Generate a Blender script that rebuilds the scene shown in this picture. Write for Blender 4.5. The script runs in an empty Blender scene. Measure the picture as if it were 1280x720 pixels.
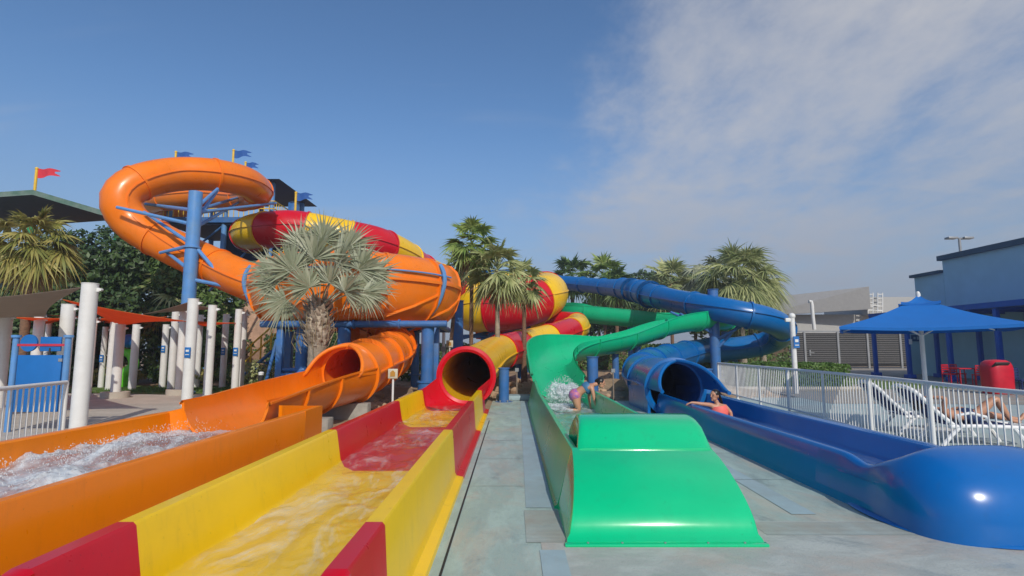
import bpy, bmesh, math, random
from mathutils import Vector, noise, Matrix
R = math.radians
random.seed(7)
sc = bpy.context.scene
col = sc.collection

# ------------------------------------------------------------------ camera
CH, PITCH, F = 1.6, R(6.4), 680.0
cam = bpy.data.objects.new("camera", bpy.data.cameras.new("camera"))
col.objects.link(cam)
cam.location = (0, 0, CH)
cam.rotation_euler = (R(90) + PITCH, 0, 0)
cam.data.sensor_width = 36.0
cam.data.lens = F / 1280 * 36
cam.data.clip_start = 0.05
cam.data.clip_end = 5000
sc.camera = cam

def W(px, py, Y):
    """world point on the ray of photo pixel (px,py) that stands Y metres ahead"""
    a = (px - 640) / F; b = (360 - py) / F
    dy = math.cos(PITCH) - b * math.sin(PITCH)
    dz = math.sin(PITCH) + b * math.cos(PITCH)
    t = Y / dy
    return Vector((a * t, Y, CH + dz * t))

# ------------------------------------------------------------------ materials
def nt(m):
    m.use_nodes = True
    n = m.node_tree
    return n, n.nodes, n.links, n.nodes["Principled BSDF"]

def mat(name, c, rough=0.5, var=0.12, vscale=3.0, coat=0.0, metal=0.0, bump=0.0, bscale=40.0,
        c2=None, c2scale=1.2, c2amt=0.5, spec=0.5, lo=0.42, hi=0.62, sub=0.0, stretch=None, ao=None):
    m = bpy.data.materials.new(name)
    n, N, L, P = nt(m)
    tc = N.new("ShaderNodeTexCoord")
    src = tc.outputs["Object"]
    if stretch:
        mp = N.new("ShaderNodeMapping"); mp.inputs["Scale"].default_value = stretch
        L.new(src, mp.inputs[0]); src = mp.outputs[0]
    no = N.new("ShaderNodeTexNoise"); no.inputs["Scale"].default_value = vscale; no.inputs["Detail"].default_value = 6
    no.inputs["Roughness"].default_value = 0.65
    L.new(src, no.inputs["Vector"])
    rp = N.new("ShaderNodeValToRGB")
    rp.color_ramp.elements[0].position = 0.3; rp.color_ramp.elements[1].position = 0.7
    rp.color_ramp.elements[0].color = (*[x * (1 - var) for x in c], 1)
    rp.color_ramp.elements[1].color = (*[min(1, x * (1 + var)) for x in c], 1)
    L.new(no.outputs[0], rp.inputs[0])
    out = rp.outputs[0]
    if c2:
        n2 = N.new("ShaderNodeTexNoise"); n2.inputs["Scale"].default_value = c2scale; n2.inputs["Detail"].default_value = 8
        n2.inputs["Roughness"].default_value = 0.7
        L.new(src, n2.inputs["Vector"])
        r2 = N.new("ShaderNodeValToRGB")
        r2.color_ramp.elements[0].position = lo; r2.color_ramp.elements[1].position = hi
        r2.color_ramp.elements[0].color = (0, 0, 0, 1); r2.color_ramp.elements[1].color = (c2amt,) * 3 + (1,)
        L.new(n2.outputs[0], r2.inputs[0])
        mx = N.new("ShaderNodeMixRGB"); mx.inputs[2].default_value = (*c2, 1)
        L.new(r2.outputs[0], mx.inputs[0]); L.new(out, mx.inputs[1]); out = mx.outputs[0]
    L.new(out, P.inputs["Base Color"])
    P.inputs["Roughness"].default_value = rough
    P.inputs["Metallic"].default_value = metal
    P.inputs["Specular IOR Level"].default_value = spec
    if coat:
        P.inputs["Coat Weight"].default_value = coat; P.inputs["Coat Roughness"].default_value = 0.08
    # roughness breakup
    mr = N.new("ShaderNodeMapRange"); mr.inputs[3].default_value = max(0.02, rough - 0.08); mr.inputs[4].default_value = min(1, rough + 0.12)
    L.new(no.outputs[0], mr.inputs[0]); L.new(mr.outputs[0], P.inputs["Roughness"])
    if bump:
        nb = N.new("ShaderNodeTexNoise"); nb.inputs["Scale"].default_value = bscale; nb.inputs["Detail"].default_value = 4
        L.new(src, nb.inputs["Vector"])
        b = N.new("ShaderNodeBump"); b.inputs["Strength"].default_value = bump; b.inputs["Distance"].default_value = 0.02
        L.new(nb.outputs[0], b.inputs["Height"]); L.new(b.outputs[0], P.inputs["Normal"])
    return m

def glossfibre(name, c, faded, amt=0.35, rough=0.28, coat=0.1):
    """gel-coated fibreglass: gloss, gentle waviness, chalky faded patches, water streaks"""
    m = mat(name, c, rough=rough, var=0.06, vscale=1.3, coat=coat, spec=0.4, c2=faded, c2scale=0.9, c2amt=amt, lo=0.45, hi=0.7, bump=0.05, bscale=3.0)
    n = m.node_tree; N, L = n.nodes, n.links; P = N['Principled BSDF']
    src = P.inputs['Base Color'].links[0].from_socket
    tc = N.new('ShaderNodeTexCoord'); mp = N.new('ShaderNodeMapping'); mp.inputs['Scale'].default_value = (5, 5, 1.2); L.new(tc.outputs['Object'], mp.inputs[0])
    g = N.new('ShaderNodeTexNoise'); g.inputs['Scale'].default_value = 1.6; g.inputs['Detail'].default_value = 9; g.inputs['Roughness'].default_value = .75; L.new(mp.outputs[0], g.inputs[0])
    r = N.new('ShaderNodeMapRange'); r.inputs[1].default_value = .54; r.inputs[2].default_value = .74; r.inputs[4].default_value = .32; L.new(g.outputs[0], r.inputs[0])
    x = N.new('ShaderNodeMixRGB'); x.inputs[2].default_value = (*[q * .55 + .02 for q in c], 1); L.new(r.outputs[0], x.inputs[0]); L.new(src, x.inputs[1])
    s2 = N.new('ShaderNodeTexNoise'); s2.inputs['Scale'].default_value = 38; s2.inputs['Detail'].default_value = 4; L.new(tc.outputs['Object'], s2.inputs[0])
    r2 = N.new('ShaderNodeMapRange'); r2.inputs[1].default_value = .69; r2.inputs[2].default_value = .74; r2.inputs[4].default_value = .45; L.new(s2.outputs[0], r2.inputs[0])
    x2 = N.new('ShaderNodeMixRGB'); x2.inputs[2].default_value = (*[q * .3 + .015 for q in c], 1); L.new(r2.outputs[0], x2.inputs[0]); L.new(x.outputs[0], x2.inputs[1])
    L.new(x2.outputs[0], P.inputs['Base Color'])
    return m

M = {}
M['orange'] = glossfibre('orange_fibreglass', (0.88, 0.20, 0.002), (0.80, 0.27, 0.06), 0.35)
M['orange_tray'] = glossfibre('orange_tray_fibreglass', (0.90, 0.235, 0.0), (0.86, 0.26, 0.01), 0.3)
M['yellow'] = glossfibre('yellow_fibreglass', (0.88, 0.54, 0.002), (0.76, 0.50, 0.08), 0.35)
M['yellow_in'] = glossfibre('yellow_tray_fibreglass', (0.93, 0.60, 0.0), (0.86, 0.56, 0.02), 0.3)
M['red'] = glossfibre('red_fibreglass', (0.60, 0.002, 0.014), (0.50, 0.03, 0.05), 0.3)
M['green'] = glossfibre('green_fibreglass', (0.0, 0.48, 0.22), (0.04, 0.40, 0.24), 0.35)
M['green_cap'] = glossfibre('green_gelcoat', (0.0, 0.53, 0.22), (0.0, 0.49, 0.22), 0.3, rough=0.16, coat=.6)
M['blue'] = glossfibre('blue_fibreglass', (0.0, 0.125, 0.40), (0.03, 0.16, 0.36), 0.4)
M['blue_cap'] = glossfibre('blue_gelcoat', (0.0, 0.125, 0.43), (0.005, 0.12, 0.36), 0.4, rough=0.2, coat=.3)
M['steel_blue'] = mat('blue_painted_steel', (0.035, 0.15, 0.42), rough=0.42, var=0.15, c2=(0.10, 0.16, 0.26), c2scale=2.5, c2amt=0.5)
M['steel_light'] = mat('light_blue_painted_steel', (0.09, 0.27, 0.60), rough=0.42, var=0.12, c2=(0.16, 0.28, 0.42), c2scale=2.0, c2amt=0.5)
M['steel_yellow'] = mat('yellow_painted_steel', (0.75, 0.48, 0.03), rough=0.45)
M['flag_blue'] = mat('blue_flag_cloth', (0.02, 0.10, 0.36), rough=0.8)
M['flag_red'] = mat('red_flag_cloth', (0.6, 0.03, 0.05), rough=0.8)
M['white'] = mat('white_paint', (0.72, 0.72, 0.70), rough=0.45, var=0.05, c2=(0.45, 0.42, 0.36), c2scale=2.2, c2amt=0.35, lo=0.5, hi=0.75)
M['white_frame'] = mat('white_plastic', (0.78, 0.78, 0.78), rough=0.35, var=0.04)
M['concrete'] = mat('concrete', (0.33, 0.32, 0.29), rough=0.85, var=0.2, vscale=5, bump=0.5, c2=(0.2, 0.19, 0.17), c2amt=0.5)
M['paving'] = mat('pale_paving', (0.50, 0.45, 0.38), rough=0.85, var=0.1, vscale=2, bump=0.3, c2=(0.36, 0.33, 0.28), c2amt=0.5)
M['soil'] = mat('sandy_soil', (0.36, 0.25, 0.16), rough=0.95, var=0.3, vscale=4, bump=1.0, bscale=12, c2=(0.22, 0.15, 0.09), c2scale=0.5, c2amt=0.6)
M['rock'] = mat('brown_rock', (0.42, 0.29, 0.19), rough=0.9, var=0.35, vscale=2.5, bump=0.8, bscale=14)
M['grass'] = mat('lawn', (0.10, 0.18, 0.035), rough=0.9, var=0.35, vscale=9, bump=1.0, bscale=60, c2=(0.20, 0.22, 0.06), c2amt=0.5)
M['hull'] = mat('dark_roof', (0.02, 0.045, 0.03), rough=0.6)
M['roofgreen'] = mat('green_roof', (0.08, 0.16, 0.12), rough=0.5, c2=(0.3, 0.33, 0.3), c2amt=0.4)
M['post_green'] = mat('green_post_paint', (0.02, 0.24, 0.09), rough=0.5)
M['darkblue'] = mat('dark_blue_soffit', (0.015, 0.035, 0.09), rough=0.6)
M['sail_grey'] = mat('grey_brown_sail', (0.42, 0.34, 0.27), rough=0.9, var=0.06)
M['sail_orange'] = mat('orange_sail', (0.85, 0.22, 0.06), rough=0.85, var=0.08)
def translucent(m, f=.45):
    n = m.node_tree; N, L = n.nodes, n.links; P = N['Principled BSDF']; src = P.inputs['Base Color'].links[0].from_socket
    t = N.new('ShaderNodeBsdfTranslucent'); L.new(src, t.inputs[0]); x = N.new('ShaderNodeMixShader'); x.inputs[0].default_value = f
    L.new(P.outputs[0], x.inputs[1]); L.new(t.outputs[0], x.inputs[2]); L.new(x.outputs[0], N['Material Output'].inputs[0])
translucent(M['sail_orange'], .75); translucent(M['sail_grey'], .35)
M['sign_blue'] = mat('blue_sign_panel', (0.008, 0.14, 0.44), rough=0.45, var=0.08)
M['sign_red'] = mat('red_strip', (0.5, 0.03, 0.06), rough=0.5)
M['black'] = mat('black_paint', (0.02, 0.02, 0.02), rough=0.5)
M['bluewall'] = mat('light_blue_render', (0.40, 0.60, 0.68), rough=0.85, var=0.06, vscale=1, c2=(0.37, 0.55, 0.62), c2amt=0.5, c2scale=0.4)
M['coping'] = mat('dark_blue_coping', (0.05, 0.10, 0.15), rough=0.7)
M['royal'] = mat('royal_blue_steel', (0.01, 0.09, 0.42), rough=0.4)
M['umb'] = mat('blue_canopy_cloth', (0.005, 0.14, 0.47), rough=0.8, var=0.06)
M['grey_wall'] = mat('grey_cladding', (0.27, 0.265, 0.26), rough=0.7, var=0.08)
M['pale_wall'] = mat('pale_grey_wall', (0.40, 0.40, 0.39), rough=0.8, var=0.06)
M['dark_panel'] = mat('dark_grey_slats', (0.035, 0.035, 0.037), rough=0.9, spec=.15, var=0.15)
M['galv'] = mat('galvanised_steel', (0.30, 0.31, 0.32), rough=0.45, metal=0.3)
M['binred'] = mat('red_plastic', (0.55, 0.01, 0.03), rough=0.35)
M['navy'] = mat('navy_sling', (0.012, 0.03, 0.13), rough=0.85)
M['skin'] = mat('skin', (0.50, 0.25, 0.15), rough=0.42, var=0.06, sub=0.1)
M['hair'] = mat('dark_hair', (0.012, 0.009, 0.008), rough=0.35)
M['coral'] = mat('coral_fabric', (0.85, 0.16, 0.13), rough=0.6)
M['swimnavy'] = mat('navy_fabric', (0.02, 0.04, 0.12), rough=0.6)
M['swimblue'] = mat('blue_swim_fabric', (0.05, 0.17, 0.32), rough=0.5)
M['swimpat'] = mat('patterned_swim_fabric', (0.30, 0.13, 0.42), rough=0.5, c2=(0.55, 0.16, 0.24), c2scale=14, c2amt=1, lo=0.45, hi=0.55)
M['bark'] = mat('palm_bark', (0.20, 0.115, 0.07), rough=0.95, var=0.35, vscale=6, bump=1.0, bscale=25, stretch=(1, 1, 4))
M['bark_grey'] = mat('grey_palm_bark', (0.30, 0.25, 0.19), rough=0.95, var=0.4, vscale=6, bump=1.0, bscale=25)
M['bark_tree'] = mat('tree_bark', (0.13, 0.09, 0.06), rough=0.95, var=0.3, bump=1)

def leafmat(name, c, c2, rough=0.5, trans=0.25):
    m = bpy.data.materials.new(name)
    n, N, L, P = nt(m)
    g = N.new("ShaderNodeNewGeometry")
    rp = N.new("ShaderNodeValToRGB")
    rp.color_ramp.elements[0].color = (*c, 1); rp.color_ramp.elements[1].color = (*c2, 1)
    L.new(g.outputs["Random Per Island"], rp.inputs[0])
    L.new(rp.outputs[0], P.inputs["Base Color"])
    P.inputs["Roughness"].default_value = rough
    tr = N.new("ShaderNodeBsdfTranslucent"); L.new(rp.outputs[0], tr.inputs[0])
    mx = N.new("ShaderNodeMixShader"); mx.inputs[0].default_value = trans
    o = N["Material Output"]
    L.new(P.outputs[0], mx.inputs[1]); L.new(tr.outputs[0], mx.inputs[2]); L.new(mx.outputs[0], o.inputs[0])
    return m
M['leaf_silver'] = leafmat('silver_green_leaf', (0.24, 0.28, 0.17), (0.48, 0.50, 0.36))
M['leaf_fan'] = leafmat('fan_palm_leaf', (0.15, 0.25, 0.05), (0.36, 0.45, 0.13))
M['leaf_pale'] = leafmat('pale_palm_leaf', (0.26, 0.32, 0.12), (0.52, 0.53, 0.25))
M['leaf_yellow'] = leafmat('yellowing_palm_leaf', (0.20, 0.23, 0.05), (0.50, 0.42, 0.13))
M['leaf_dark'] = leafmat('dark_leaf', (0.03, 0.065, 0.02), (0.09, 0.16, 0.045))
M['leaf_mid'] = leafmat('mid_leaf', (0.05, 0.11, 0.025), (0.16, 0.25, 0.06))
M['leaf_hedge'] = leafmat('hedge_leaf', (0.06, 0.13, 0.02), (0.14, 0.25, 0.05))
M['leaf_dry'] = leafmat('dry_leaf', (0.28, 0.21, 0.11), (0.48, 0.39, 0.22))

# ------------------------------------------------------------------ mesh builder
class MB:
    def __init__(s): s.v = []; s.f = []; s.mi = []; s.sm = []
    def add(s, vs, fs, mi=0, smooth=True):
        o = len(s.v)
        s.v += [tuple(p) for p in vs]
        for f in fs:
            s.f.append(tuple(i + o for i in f)); s.mi.append(mi); s.sm.append(smooth)
        return s
    def box(s, c, size, rz=0, mi=0, b=0.0, rx=0, ry=0):
        x, y, z = [q / 2 for q in size]
        rot = Matrix.Rotation(rz, 3, 'Z') @ Matrix.Rotation(ry, 3, 'Y') @ Matrix.Rotation(rx, 3, 'X')
        c = Vector(c)
        if b <= 0:
            vs = [Vector((i, j, k)) for k in (-z, z) for j in (-y, y) for i in (-x, x)]
            fs = [(0, 2, 3, 1), (4, 5, 7, 6), (0, 1, 5, 4), (2, 6, 7, 3), (0, 4, 6, 2), (1, 3, 7, 5)]
            return s.add([c + rot @ v for v in vs], fs, mi, False)
        bm = bmesh.new(); bmesh.ops.create_cube(bm, size=1)
        for v in bm.verts: v.co = Vector((v.co.x * 2 * x, v.co.y * 2 * y, v.co.z * 2 * z))
        bmesh.ops.bevel(bm, geom=bm.edges[:], offset=min(b, x * .95, y * .95, z * .95), segments=2, profile=0.5, affect='EDGES')
        bm.verts.ensure_lookup_table()
        s.add([c + rot @ v.co for v in bm.verts], [[v.index for v in f.verts] for f in bm.faces], mi, True)
        bm.free(); return s
    def cyl(s, p0, p1, r0, r1=None, n=12, mi=0, caps=True, smooth=True):
        p0 = Vector(p0); p1 = Vector(p1); r1 = r0 if r1 is None else r1
        T = (p1 - p0).normalized()
        A = T.orthogonal().normalized(); B = T.cross(A)
        vs = []
        for p, r in ((p0, r0), (p1, r1)):
            for k in range(n):
                a = 2 * math.pi * k / n
                vs.append(p + A * (r * math.cos(a)) + B * (r * math.sin(a)))
        s.add(vs, [(k, (k + 1) % n, n + (k + 1) % n, n + k) for k in range(n)], mi, smooth)
        if caps:
            s.add(vs[:n][::-1], [tuple(range(n))], mi, False)
            s.add(vs[n:], [tuple(range(n))], mi, False)
        return s
    def loft(s, rings, closed=True, mi=0, smooth=True, capa=False, capb=False):
        n = len(rings[0]); vs = [p for r in rings for p in r]; fs = []
        for i in range(len(rings) - 1):
            for k in range(n if closed else n - 1):
                a = i * n + k; b = i * n + (k + 1) % n
                fs.append((a, b, b + n, a + n))
        s.add(vs, fs, mi, smooth)
        if capa: s.add(list(rings[0])[::-1], [tuple(range(n))], mi, False)
        if capb: s.add(list(rings[-1]), [tuple(range(n))], mi, False)
        return s
    def lathe(s, prof, c=(0, 0, 0), n=24, mi=0, a0=0, a1=2 * math.pi, smooth=True):
        c = Vector(c); full = abs(a1 - a0 - 2 * math.pi) < 1e-6
        m = n if full else n + 1
        rings = [[c + Vector((r * math.cos(a0 + (a1 - a0) * k / n), r * math.sin(a0 + (a1 - a0) * k / n), z)) for k in range(m)] for r, z in prof]
        return s.loft(rings, full, mi, smooth)
    def sweep(s, pts, r, n=8, mi=0, caps=True):
        pts = [Vector(p) for p in pts]
        rings = []
        A = None
        for i, p in enumerate(pts):
            T = (pts[min(i + 1, len(pts) - 1)] - pts[max(i - 1, 0)]).normalized()
            A = T.orthogonal().normalized() if A is None else (A - T * A.dot(T)).normalized()
            B = T.cross(A); rr = r[i] if isinstance(r, (list, tuple)) else r
            rings.append([p + A * (rr * math.cos(2 * math.pi * k / n)) + B * (rr * math.sin(2 * math.pi * k / n)) for k in range(n)])
        return s.loft(rings, True, mi, True, caps, caps)
    def sphere(s, c, r, n=16, m=10, mi=0, sc_=(1, 1, 1)):
        c = Vector(c)
        rings = []
        for j in range(m + 1):
            ph = -math.pi / 2 + math.pi * j / m
            rings.append([c + Vector((r * sc_[0] * math.cos(ph) * math.cos(2 * math.pi * k / n), r * sc_[1] * math.cos(ph) * math.sin(2 * math.pi * k / n), r * sc_[2] * math.sin(ph))) for k in range(n)])
        return s.loft(rings, True, mi)
    def build(s, name, mats, parent=None, **tags):
        if not isinstance(mats, (list, tuple)): mats = [mats]
        me = bpy.data.meshes.new(name)
        off = Vector((0, 0, 0)); p = parent
        while p is not None: off += p.location; p = p.parent
        me.from_pydata([(v[0] - off.x, v[1] - off.y, v[2] - off.z) for v in s.v], [], s.f)
        for m in mats: me.materials.append(m)
        me.polygons.foreach_set("material_index", s.mi)
        me.polygons.foreach_set("use_smooth", s.sm)
        me.update(); me.set_sharp_from_angle(angle=R(38))
        o = bpy.data.objects.new(name, me); col.objects.link(o)
        if parent is not None: o.parent = parent
        for k, v in tags.items(): o[k] = v
        return o

def thing(name, label, cat, loc=(0, 0, 0), group=None):
    o = bpy.data.objects.new(name, None); col.objects.link(o)
    o.location = loc; o.empty_display_size = 0.3
    o['label'] = label; o['category'] = cat
    if group: o['group'] = group
    return o
def tag(o, label, cat, group=None):
    o['label'] = label; o['category'] = cat
    if group: o['group'] = group
    return o
def struct(o, kind='structure'):
    o['kind'] = kind; return o
def copy_tree(o, parent=None):
    c = o.copy(); col.objects.link(c)
    if parent is not None: c.parent = parent
    for ch in [q for q in bpy.data.objects if q.parent == o]:
        copy_tree(ch, c)
    return c

def spline(pts, step=0.35):
    """Catmull-Rom through n-dimensional control points, resampled evenly"""
    P = [tuple(p) for p in pts]
    P = [tuple(2 * a - b for a, b in zip(P[0], P[1]))] + P + [tuple(2 * a - b for a, b in zip(P[-1], P[-2]))]
    dense = []
    for i in range(1, len(P) - 2):
        for k in range(40):
            t = k / 40
            dense.append(tuple(0.5 * ((2 * b) + (-a + c) * t + (2 * a - 5 * b + 4 * c - d) * t * t + (-a + 3 * b - 3 * c + d) * t ** 3)
                               for a, b, c, d in zip(P[i - 1], P[i], P[i + 1], P[i + 2])))
    dense.append(P[-2])
    out = [dense[0]]; acc = 0
    for a, b in zip(dense, dense[1:]):
        acc += math.dist(a[:3], b[:3])
        if acc >= step: out.append(b); acc = 0
    if acc > step * .3: out.append(dense[-1])
    return out

def frame(path, i):
    a = Vector(path[max(i - 1, 0)][:3]); b = Vector(path[min(i + 1, len(path) - 1)][:3])
    T = (b - a).normalized()
    S = T.cross(Vector((0, 0, 1))).normalized()
    return T, S, S.cross(T)

def ringpts(p, T, S, U, r, n, off=0):
    c = Vector(p[:3]) + T * off
    return [c + S * (r * math.cos(2 * math.pi * k / n)) + U * (r * math.sin(2 * math.pi * k / n)) for k in range(n)]

def flange(mb, p, fr, r, n, mi=0, w=0.05, h=0.06):
    T, S, U = fr
    rings = [ringpts(p, T, S, U, q, n, o) for q, o in ((r, -w), (r + h, -w), (r + h, w), (r, w))]
    mb.loft(rings, True, mi, False)

def frames_of(path):
    """roll-free frames that ease back to level wherever the tube is not steep"""
    out = []; S = None
    for i in range(len(path)):
        p = Vector(path[max(i - 1, 0)][:3]); q = Vector(path[min(i + 1, len(path) - 1)][:3]); T = (q - p).normalized()
        H = T.cross(Vector((0, 0, 1)))
        if S is None: S = H.normalized()
        S = (S - T * S.dot(T)).normalized()
        if H.length > .5:
            Hn = H.normalized(); sg = 1 if Hn.dot(S) >= 0 else -1
            S = (S * .85 + Hn * sg * .15).normalized(); S = (S - T * S.dot(T)).normalized()
        out.append((T, S, S.cross(T)))
    return out

def tube_slide(root, pts, mats, sect=2.4, step=0.3, n=28, rib=True, lip_start=False, lip_end=False, lipmat=None, fl=0.055):
    path = spline(pts, step)
    sl = list(sect) if isinstance(sect, (list, tuple)) else None; i = 0; k = 0
    per = 2 if sl else max(2, round(sect / step))
    N_ = len(path); FR = frames_of(path)
    while i < N_ - 1:
        if sl: per = max(2, round(sl[min(k, len(sl) - 1)] / step))
        j = min(i + per, N_ - 1)
        if N_ - 1 - j < per * 0.4: j = N_ - 1
        mb = MB()
        mb.loft([ringpts(path[q], *FR[q], path[q][3], n) for q in range(i, j + 1)], True, 0)
        if i > 0: flange(mb, path[i], FR[i], path[i][3] - .004, n, 0, h=fl)
        if rib:
            for sgn in (-1, 1):
                rr = []
                for q in range(i, j + 1):
                    T, S, U = FR[q]; c = Vector(path[q][:3]); r = path[q][3]
                    rr.append([c + S * sgn * (r - .01) - U * .02, c + S * sgn * (r + fl) - U * .02, c + S * sgn * (r + fl) + U * .02, c + S * sgn * (r - .01) + U * .02])
                mb.loft(rr, True, 0, False)
        m = mats[k % len(mats)]
        o = mb.build('tube_section', m, root)
        for end, q, flag in (('a', 0, lip_start and i == 0), ('b', N_ - 1, lip_end and j == N_ - 1)):
            if flag:
                lb = MB(); fr = FR[q]; r = path[q][3]
                rings = [ringpts(path[q], *fr, rr_, 40, oo) for rr_, oo in ((r - .03, -.1), (r - .05, .06), (r + .02, .1), (r + .1, .08), (r + .1, -.05), (r - .01, -.08))]
                if end == 'a': rings = [ringpts(path[q], *fr, rr_, 40, -oo) for rr_, oo in ((r - .03, -.1), (r - .05, .06), (r + .02, .1), (r + .1, .08), (r + .1, -.05), (r - .01, -.08))]
                lb.loft(rings, True, 0); lb.build('mouth_ring', lipmat or m, root)
        i = j; k += 1
    return path

def chute_slide(root, pts, m, sect=2.6, step=0.3, name='chute_section', th=0.04, rim=0.07, arc=14):
    """open half-pipe; points (x,y,z_floor,r,left_extra,right_extra,bank)"""
    path = spline(pts, step); N_ = len(path); per = max(2, round(sect / step)); i = 0
    def ring(q):
        x, y, z, r, hl, hr, bank = path[q]
        T, S, U = frame(path, q)
        S2 = S * math.cos(bank) + U * math.sin(bank); U2 = U * math.cos(bank) - S * math.sin(bank)
        c = Vector((x, y, z)) + U2 * r
        inner = [(-r, hl)] + [(-r * math.cos(math.pi * k / arc), -r * math.sin(math.pi * k / arc)) for k in range(arc + 1)] + [(r, hr)]
        r2 = r + th
        outer = [(r2, hr - .035)] + [(r2 * math.cos(math.pi * k / arc), -r2 * math.sin(math.pi * k / arc)) for k in range(arc + 1)] + [(-r2, hl - .035)]
        prof = inner + [(r + rim, hr), (r + rim, hr - .035)] + outer + [(-r - rim, hl - .035), (-r - rim, hl)]
        return [c + S2 * a + U2 * b for a, b in prof]
    while i < N_ - 1:
        j = min(i + per, N_ - 1)
        if N_ - 1 - j < per * .4: j = N_ - 1
        mb = MB()
        mb.loft([ring(q) for q in range(i, j + 1)], True, 0, True, i == 0, j == N_ - 1)
        # joint rib under the section
        if i > 0:
            x, y, z, r, hl, hr, bank = path[i]; T, S, U = frame(path, i)
            S2 = S * math.cos(bank) + U * math.sin(bank); U2 = U * math.cos(bank) - S * math.sin(bank)
            c = Vector((x, y, z)) + U2 * r
            for ra, rb in ((r + th - .01, r + th + .055),):
                A = []
                for o_, rr in ((-.035, ra), (-.035, rb), (.035, rb), (.035, ra)):
                    A.append([c + T * o_ + S2 * (-rr) + U2 * (hl - .04)] + [c + T * o_ - S2 * (rr * math.cos(math.pi * k / arc)) - U2 * (rr * math.sin(math.pi * k / arc)) for k in range(arc + 1)] + [c + T * o_ + S2 * rr + U2 * (hr - .04)])
                mb.loft(A, False, 0, False)
        mb.build(name, m, root)
        i = j
    return path
# ================================================================== SLIDES
def trough(root, profile, secs, name='tray_section', front=None):
    for idx, (ya, yb, m) in enumerate(secs):
        mb = MB()
        ys = [ya, yb]
        rings = [[Vector((x, y, z)) for x, z in profile] for y in ys]
        mb.loft(rings, True, 0, True, idx == 0, idx == len(secs) - 1)
        mb.build(name, m, root)

def cheeks(root, c, T, r, L, m, th=0.045, amax=90, sides=(-1, 1), name='mouth_hood'):
    """side walls that climb from the chute rim to the tube mouth. c = ring centre, T = direction into the tube"""
    S = T.cross(Vector((0, 0, 1))).normalized(); U = S.cross(T)
    mb = MB()
    for sg in sides:
        inn, out = [], []
        for q in range(13):
            f = q / 12
            a1 = R(amax) * (f * f * (3 - 2 * f)) + .02
            cc = Vector(c) - T * (L * (1 - f))
            A = [a1 * k / 12 for k in range(13)]
            inn.append([cc + S * sg * r * math.cos(a) + U * r * math.sin(a) for a in A])
            out.append([cc + S * sg * (r + th) * math.cos(a) + U * (r + th) * math.sin(a) for a in A])
        mb.loft(inn, False, 0); mb.loft(out, False, 0)
        edge = [[a[-1], b[-1]] for a, b in zip(inn, out)]
        mb.loft(edge, False, 0)
        # rolled rim
        mb.sweep([a[-1].lerp(b[-1], .5) for a, b in zip(inn, out)], .045, 8)
    mb.build(name, m, root)

def rim_roll(mb, pts, r): mb.sweep(pts, r, 8)

# ---------------------------------------------------------------- red and yellow slide
ry = thing('water_slide', 'red and yellow striped slide with a funnel, a striped tube and a straight run-out tray', 'water slide', (-1.5, 2.4, 0))
ZT = 0.6
prof = [(-2.44, 0), (-2.43, .03), (-2.36, .045), (-2.335, .08), (-2.315, ZT - .02), (-2.295, ZT), (-2.205, ZT), (-2.185, ZT - .02), (-2.13, .24), (-2.08, .15), (-1.97, .1),
        (-1.10, .1), (-.98, .15), (-.92, .24), (-.868, ZT - .02), (-.852, ZT), (-.755, ZT), (-.738, ZT - .02), (-.705, .08), (-.685, .045), (-.605, .03), (-.595, 0)]
secs = [(2.62, 3.3, 'red'), (3.3, 6.95, 'yellow_in'), (6.95, 10.75, 'red'), (10.75, 13.5, 'yellow_in'), (13.5, 14.5, 'red')]
trough(ry, prof, [(a, b, M[m]) for a, b, m in secs])
# rounded near end with its end wall
mb = MB()
for f_, dz, in_ in ((0, 0, 0),):
    rings = []
    for yy, k in ((2.62, 1), (2.52, .96), (2.44, .84), (2.40, .6), (2.39, 0.0)):
        rings.append([Vector((x, yy, min(z, ZT * k))) for x, z in prof])
    mb.loft(rings, True, 0)
mb.box((-1.52, 2.5, .3), (1.3, .08, .52), b=.02)
mb.build('tray_end', M['red'], ry)
# joint flanges between tray sections
for y in (3.3, 6.95, 10.75, 13.5):
    pass
tp = [W(583, 470, 14.4), W(597, 458.5, 18), W(612, 447, 21.8), W(631, 438.5, 24.8), W(656, 432, 27), W(684, 424, 29), W(706, 416, 30.8), W(721, 410, 32.8), W(720, 405, 34.8), W(700, 403, 36.2), W(668, 404, 37), W(636, 407, 36.8)]
rr_ = [.68, .72, .75, .77, .78, .77, .75, .72, .72, .72, .75, .8]
tube_slide(ry, [(*p, r) for p, r in zip(tp, rr_)], [M['yellow'], M['red']], sect=[8.2, 2.4, 2.7, 2.6, 2.9, 2.4, 2.4], lip_start=True, lipmat=M['red'], n=32)
# mouth bulkhead joins tube and tray
bk = MB(); c0 = tp[0]
T0 = (tp[1] - tp[0]).normalized()
arc = []
for k in range(25):
    a = math.pi + math.pi * k / 24
    arc.append((c0.x + .70 * math.cos(a), c0.z + .70 * math.sin(a)))
outl = []
for k in range(25):
    f = k / 24
    # outer outline: left wall top -> left bottom -> right bottom -> right wall top
    if f < .33: outl.append((-2.2 + .06 * f / .33, ZT + .02 - f / .33 * .42))
    elif f < .67: outl.append((-2.14 + (f - .33) / .34 * 1.24, .2 - .1 * math.sin((f - .33) / .34 * math.pi)))
    else: outl.append((-.9 + .05 * (f - .67) / .33, .2 + (f - .67) / .33 * (ZT - .18)))
yb = 14.0; yf = c0.y - .02
bk.loft([[Vector((x, 13.7, z)) for x, z in outl], [Vector((a[0] * .8 + o[0] * .2, yf - .1, a[1] * .8 + o[1] * .2)) for a, o in zip(arc, outl)], [Vector((x, yf + .02, z)) for x, z in arc]], False, 0)
bk.build('mouth_bulkhead', M['red'], ry)
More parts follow.
